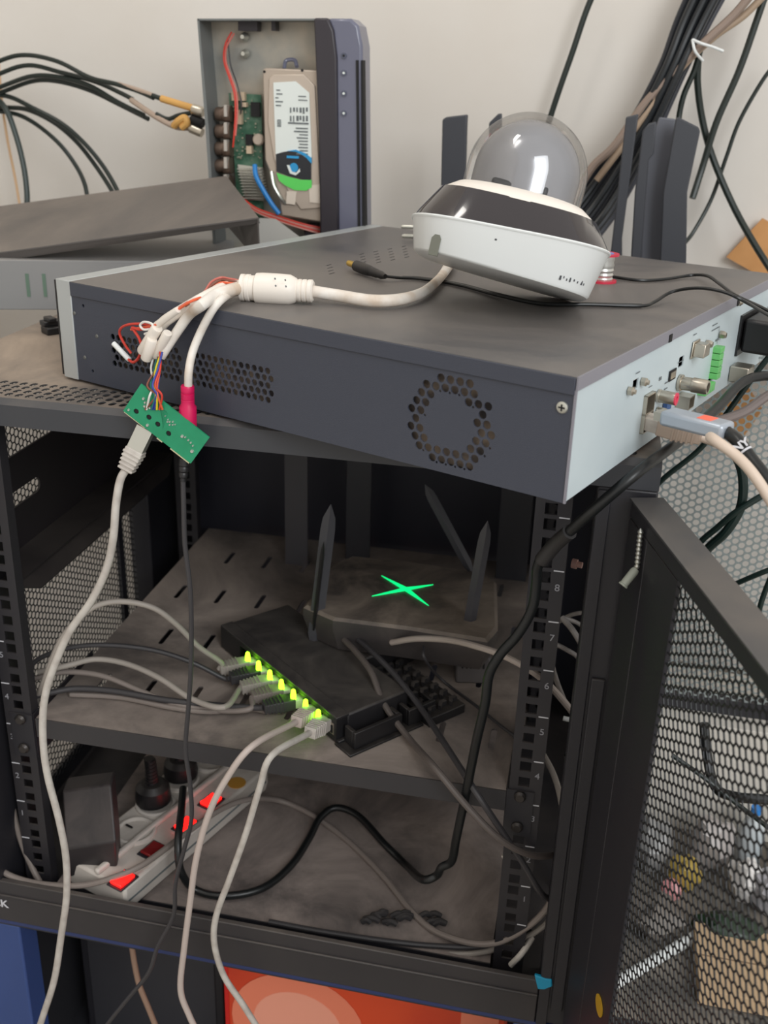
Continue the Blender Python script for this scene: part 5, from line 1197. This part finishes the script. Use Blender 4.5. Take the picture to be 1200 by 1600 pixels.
# carton under the perforated sheet
cb = thing('white_carton', 'white carton on the bench carrying the perforated sheet', 'carton', (.3, .28, BT))
obj('carton_body', MB().box((.084, .245, BT+.0005), (.46, .36, -.3205)), mat('carton_white', srgb(214, 208, 198), .6), cb, bevel=.001)
obj('carton_tape', MB().box((.29, .2442, BT+.0005), (.315, .245, -.3205)), mat('tape_grey', srgb(180, 172, 160), .4), cb)
tb = thing('tan_carton', 'flat tan cardboard box at the bench front seen low through the door mesh', 'carton', (.23, .045, BT))
obj('carton_body', MB().box((.165, .004, BT+.0005), (.33, .088, BT+.018)), mat('tan_card', srgb(196, 168, 134), .75), tb, bevel=.001)
obj('carton_seam', MB().box((.165, .045, BT+.018), (.33, .0465, BT+.0184)), mat('tan_dark', srgb(140, 116, 90), .75), tb)
def bottle(x, y, r, h, m, mc, lb):
    th = thing('bottle', lb, 'bottle', (x, y, BT))
    obj('bottle_body', MB().lathe((x, y, BT+.0004), (0, 0, h), [(r*.95, 0), (r, .03), (r, .62), (r*.7, .75), (r*.36, .85), (r*.36, .9)], 24), m, th)
    obj('cap', MB().lathe((x, y, BT+h*.89), (0, 0, h*.1), [(r*.42, 0), (r*.42, 1)], 18), mc, th)
bottle(.228, .205, .013, .075, mat('bottle_clear', srgb(200, 206, 208), .2), mat('cap_blue', srgb(52, 132, 210), .4), 'small clear bottle with blue cap behind the door mesh')
bottle(.262, .190, .013, .070, mat('bottle_pale', srgb(160, 196, 220), .3), M_white, 'small pale blue bottle with white cap behind the door mesh')
ccable([PY(1100, 1130, .15), PY(1105, 1180, .14), PY(1118, 1230, .12), PY(1150, 1245, .1), PY(1200, 1250, .1), PY(1230, 1262, .1)], .0048, M_bcable, 'thick black cable sagging behind the door mesh over the carton', name='hanging_cable')
ccable([PY(1050, 1180, .1), PY(1100, 1215, .09), PY(1150, 1255, .08), PY(1210, 1300, .06)], .0022, M_coax, 'thin dark cable slanting down behind the door mesh', name='hanging_cable')
pw_ = MB()
def blob(c, sx, sy, sz, seed, n=14, m=10):
    mb = MB(); vs = []; fs = []
    for j in range(m+1):
        ph = PI*j/m
        for i in range(n):
            t = 2*PI*i/n; d_ = V((math.sin(ph)*math.cos(t), math.sin(ph)*math.sin(t), math.cos(ph)))
            k = 1+.35*noise.noise(d_*1.7+V((seed, seed, 0)))+.12*noise.noise(d_*5+V((seed, 0, 0)))
            vs.append((c[0]+d_.x*sx*k, c[1]+d_.y*sy*k, max(c[2]-sz*.85, c[2]+d_.z*sz*k)))
    for j in range(m):
        for i in range(n): fs.append((j*n+i, (j+1)*n+i, (j+1)*n+(i+1) % n, j*n+(i+1) % n))
    return mb.add(vs, fs)
def bag(x, y, z, s, m, lb, seed): 
    return solo('plastic_bag', blob((x, y, z+s[2]*.85+.0005), *s, seed), m, lb, 'bag', angle=30)
for i, (px, py, sz, col, rgh, lb, sd_) in enumerate((
    (1066, 1385, (.016, .014, .020), (176, 150, 72), .4, 'yellow crumpled pouch on the bench behind the door mesh', 3),
    (1135, 1468, (.036, .018, .014), (34, 54, 36), .35, 'dark green crumpled bag on the bench behind the door mesh', 8),
    (1160, 1400, (.018, .018, .024), (226, 222, 218), .3, 'white crumpled bag on the bench behind the door mesh', 13),
    (1200, 1420, (.020, .020, .026), (186, 184, 188), .3, 'pale grey crumpled bag beside the white one', 19),
    (1015, 1350, (.022, .026, .030), (150, 148, 146), .35, 'grey crumpled bag farthest left behind the door mesh', 27),
    (1105, 1350, (.022, .020, .032), (176, 168, 164), .35, 'beige grey bag behind the yellow pouch', 41),
    (1020, 1450, (.026, .024, .018), (112, 104, 96), .5, 'brown grey crumpled bag near the bench edge behind the door mesh', 45),
    (1046, 1402, (.010, .010, .012), (206, 140, 140), .4, 'tiny pink pouch beside the yellow one', 23))):
    p = PZ(px, py, BT); bag(p.x, p.y, BT, sz, mat('bag_%d' % i, srgb(*col), rgh), lb, sd_)
p0, p1 = PZ(955, 1540, BT+.006), PZ(1098, 1456, BT+.006)
solo('white_pipe', MB().tube([p0, p1], .0055, 14, smooth=False), M_white, 'white plastic pipe lying slantwise on the bench behind the door mesh', 'pipe')
print('tris', sum(len(o.data.polygons) for o in bpy.data.objects if o.type == 'MESH'))
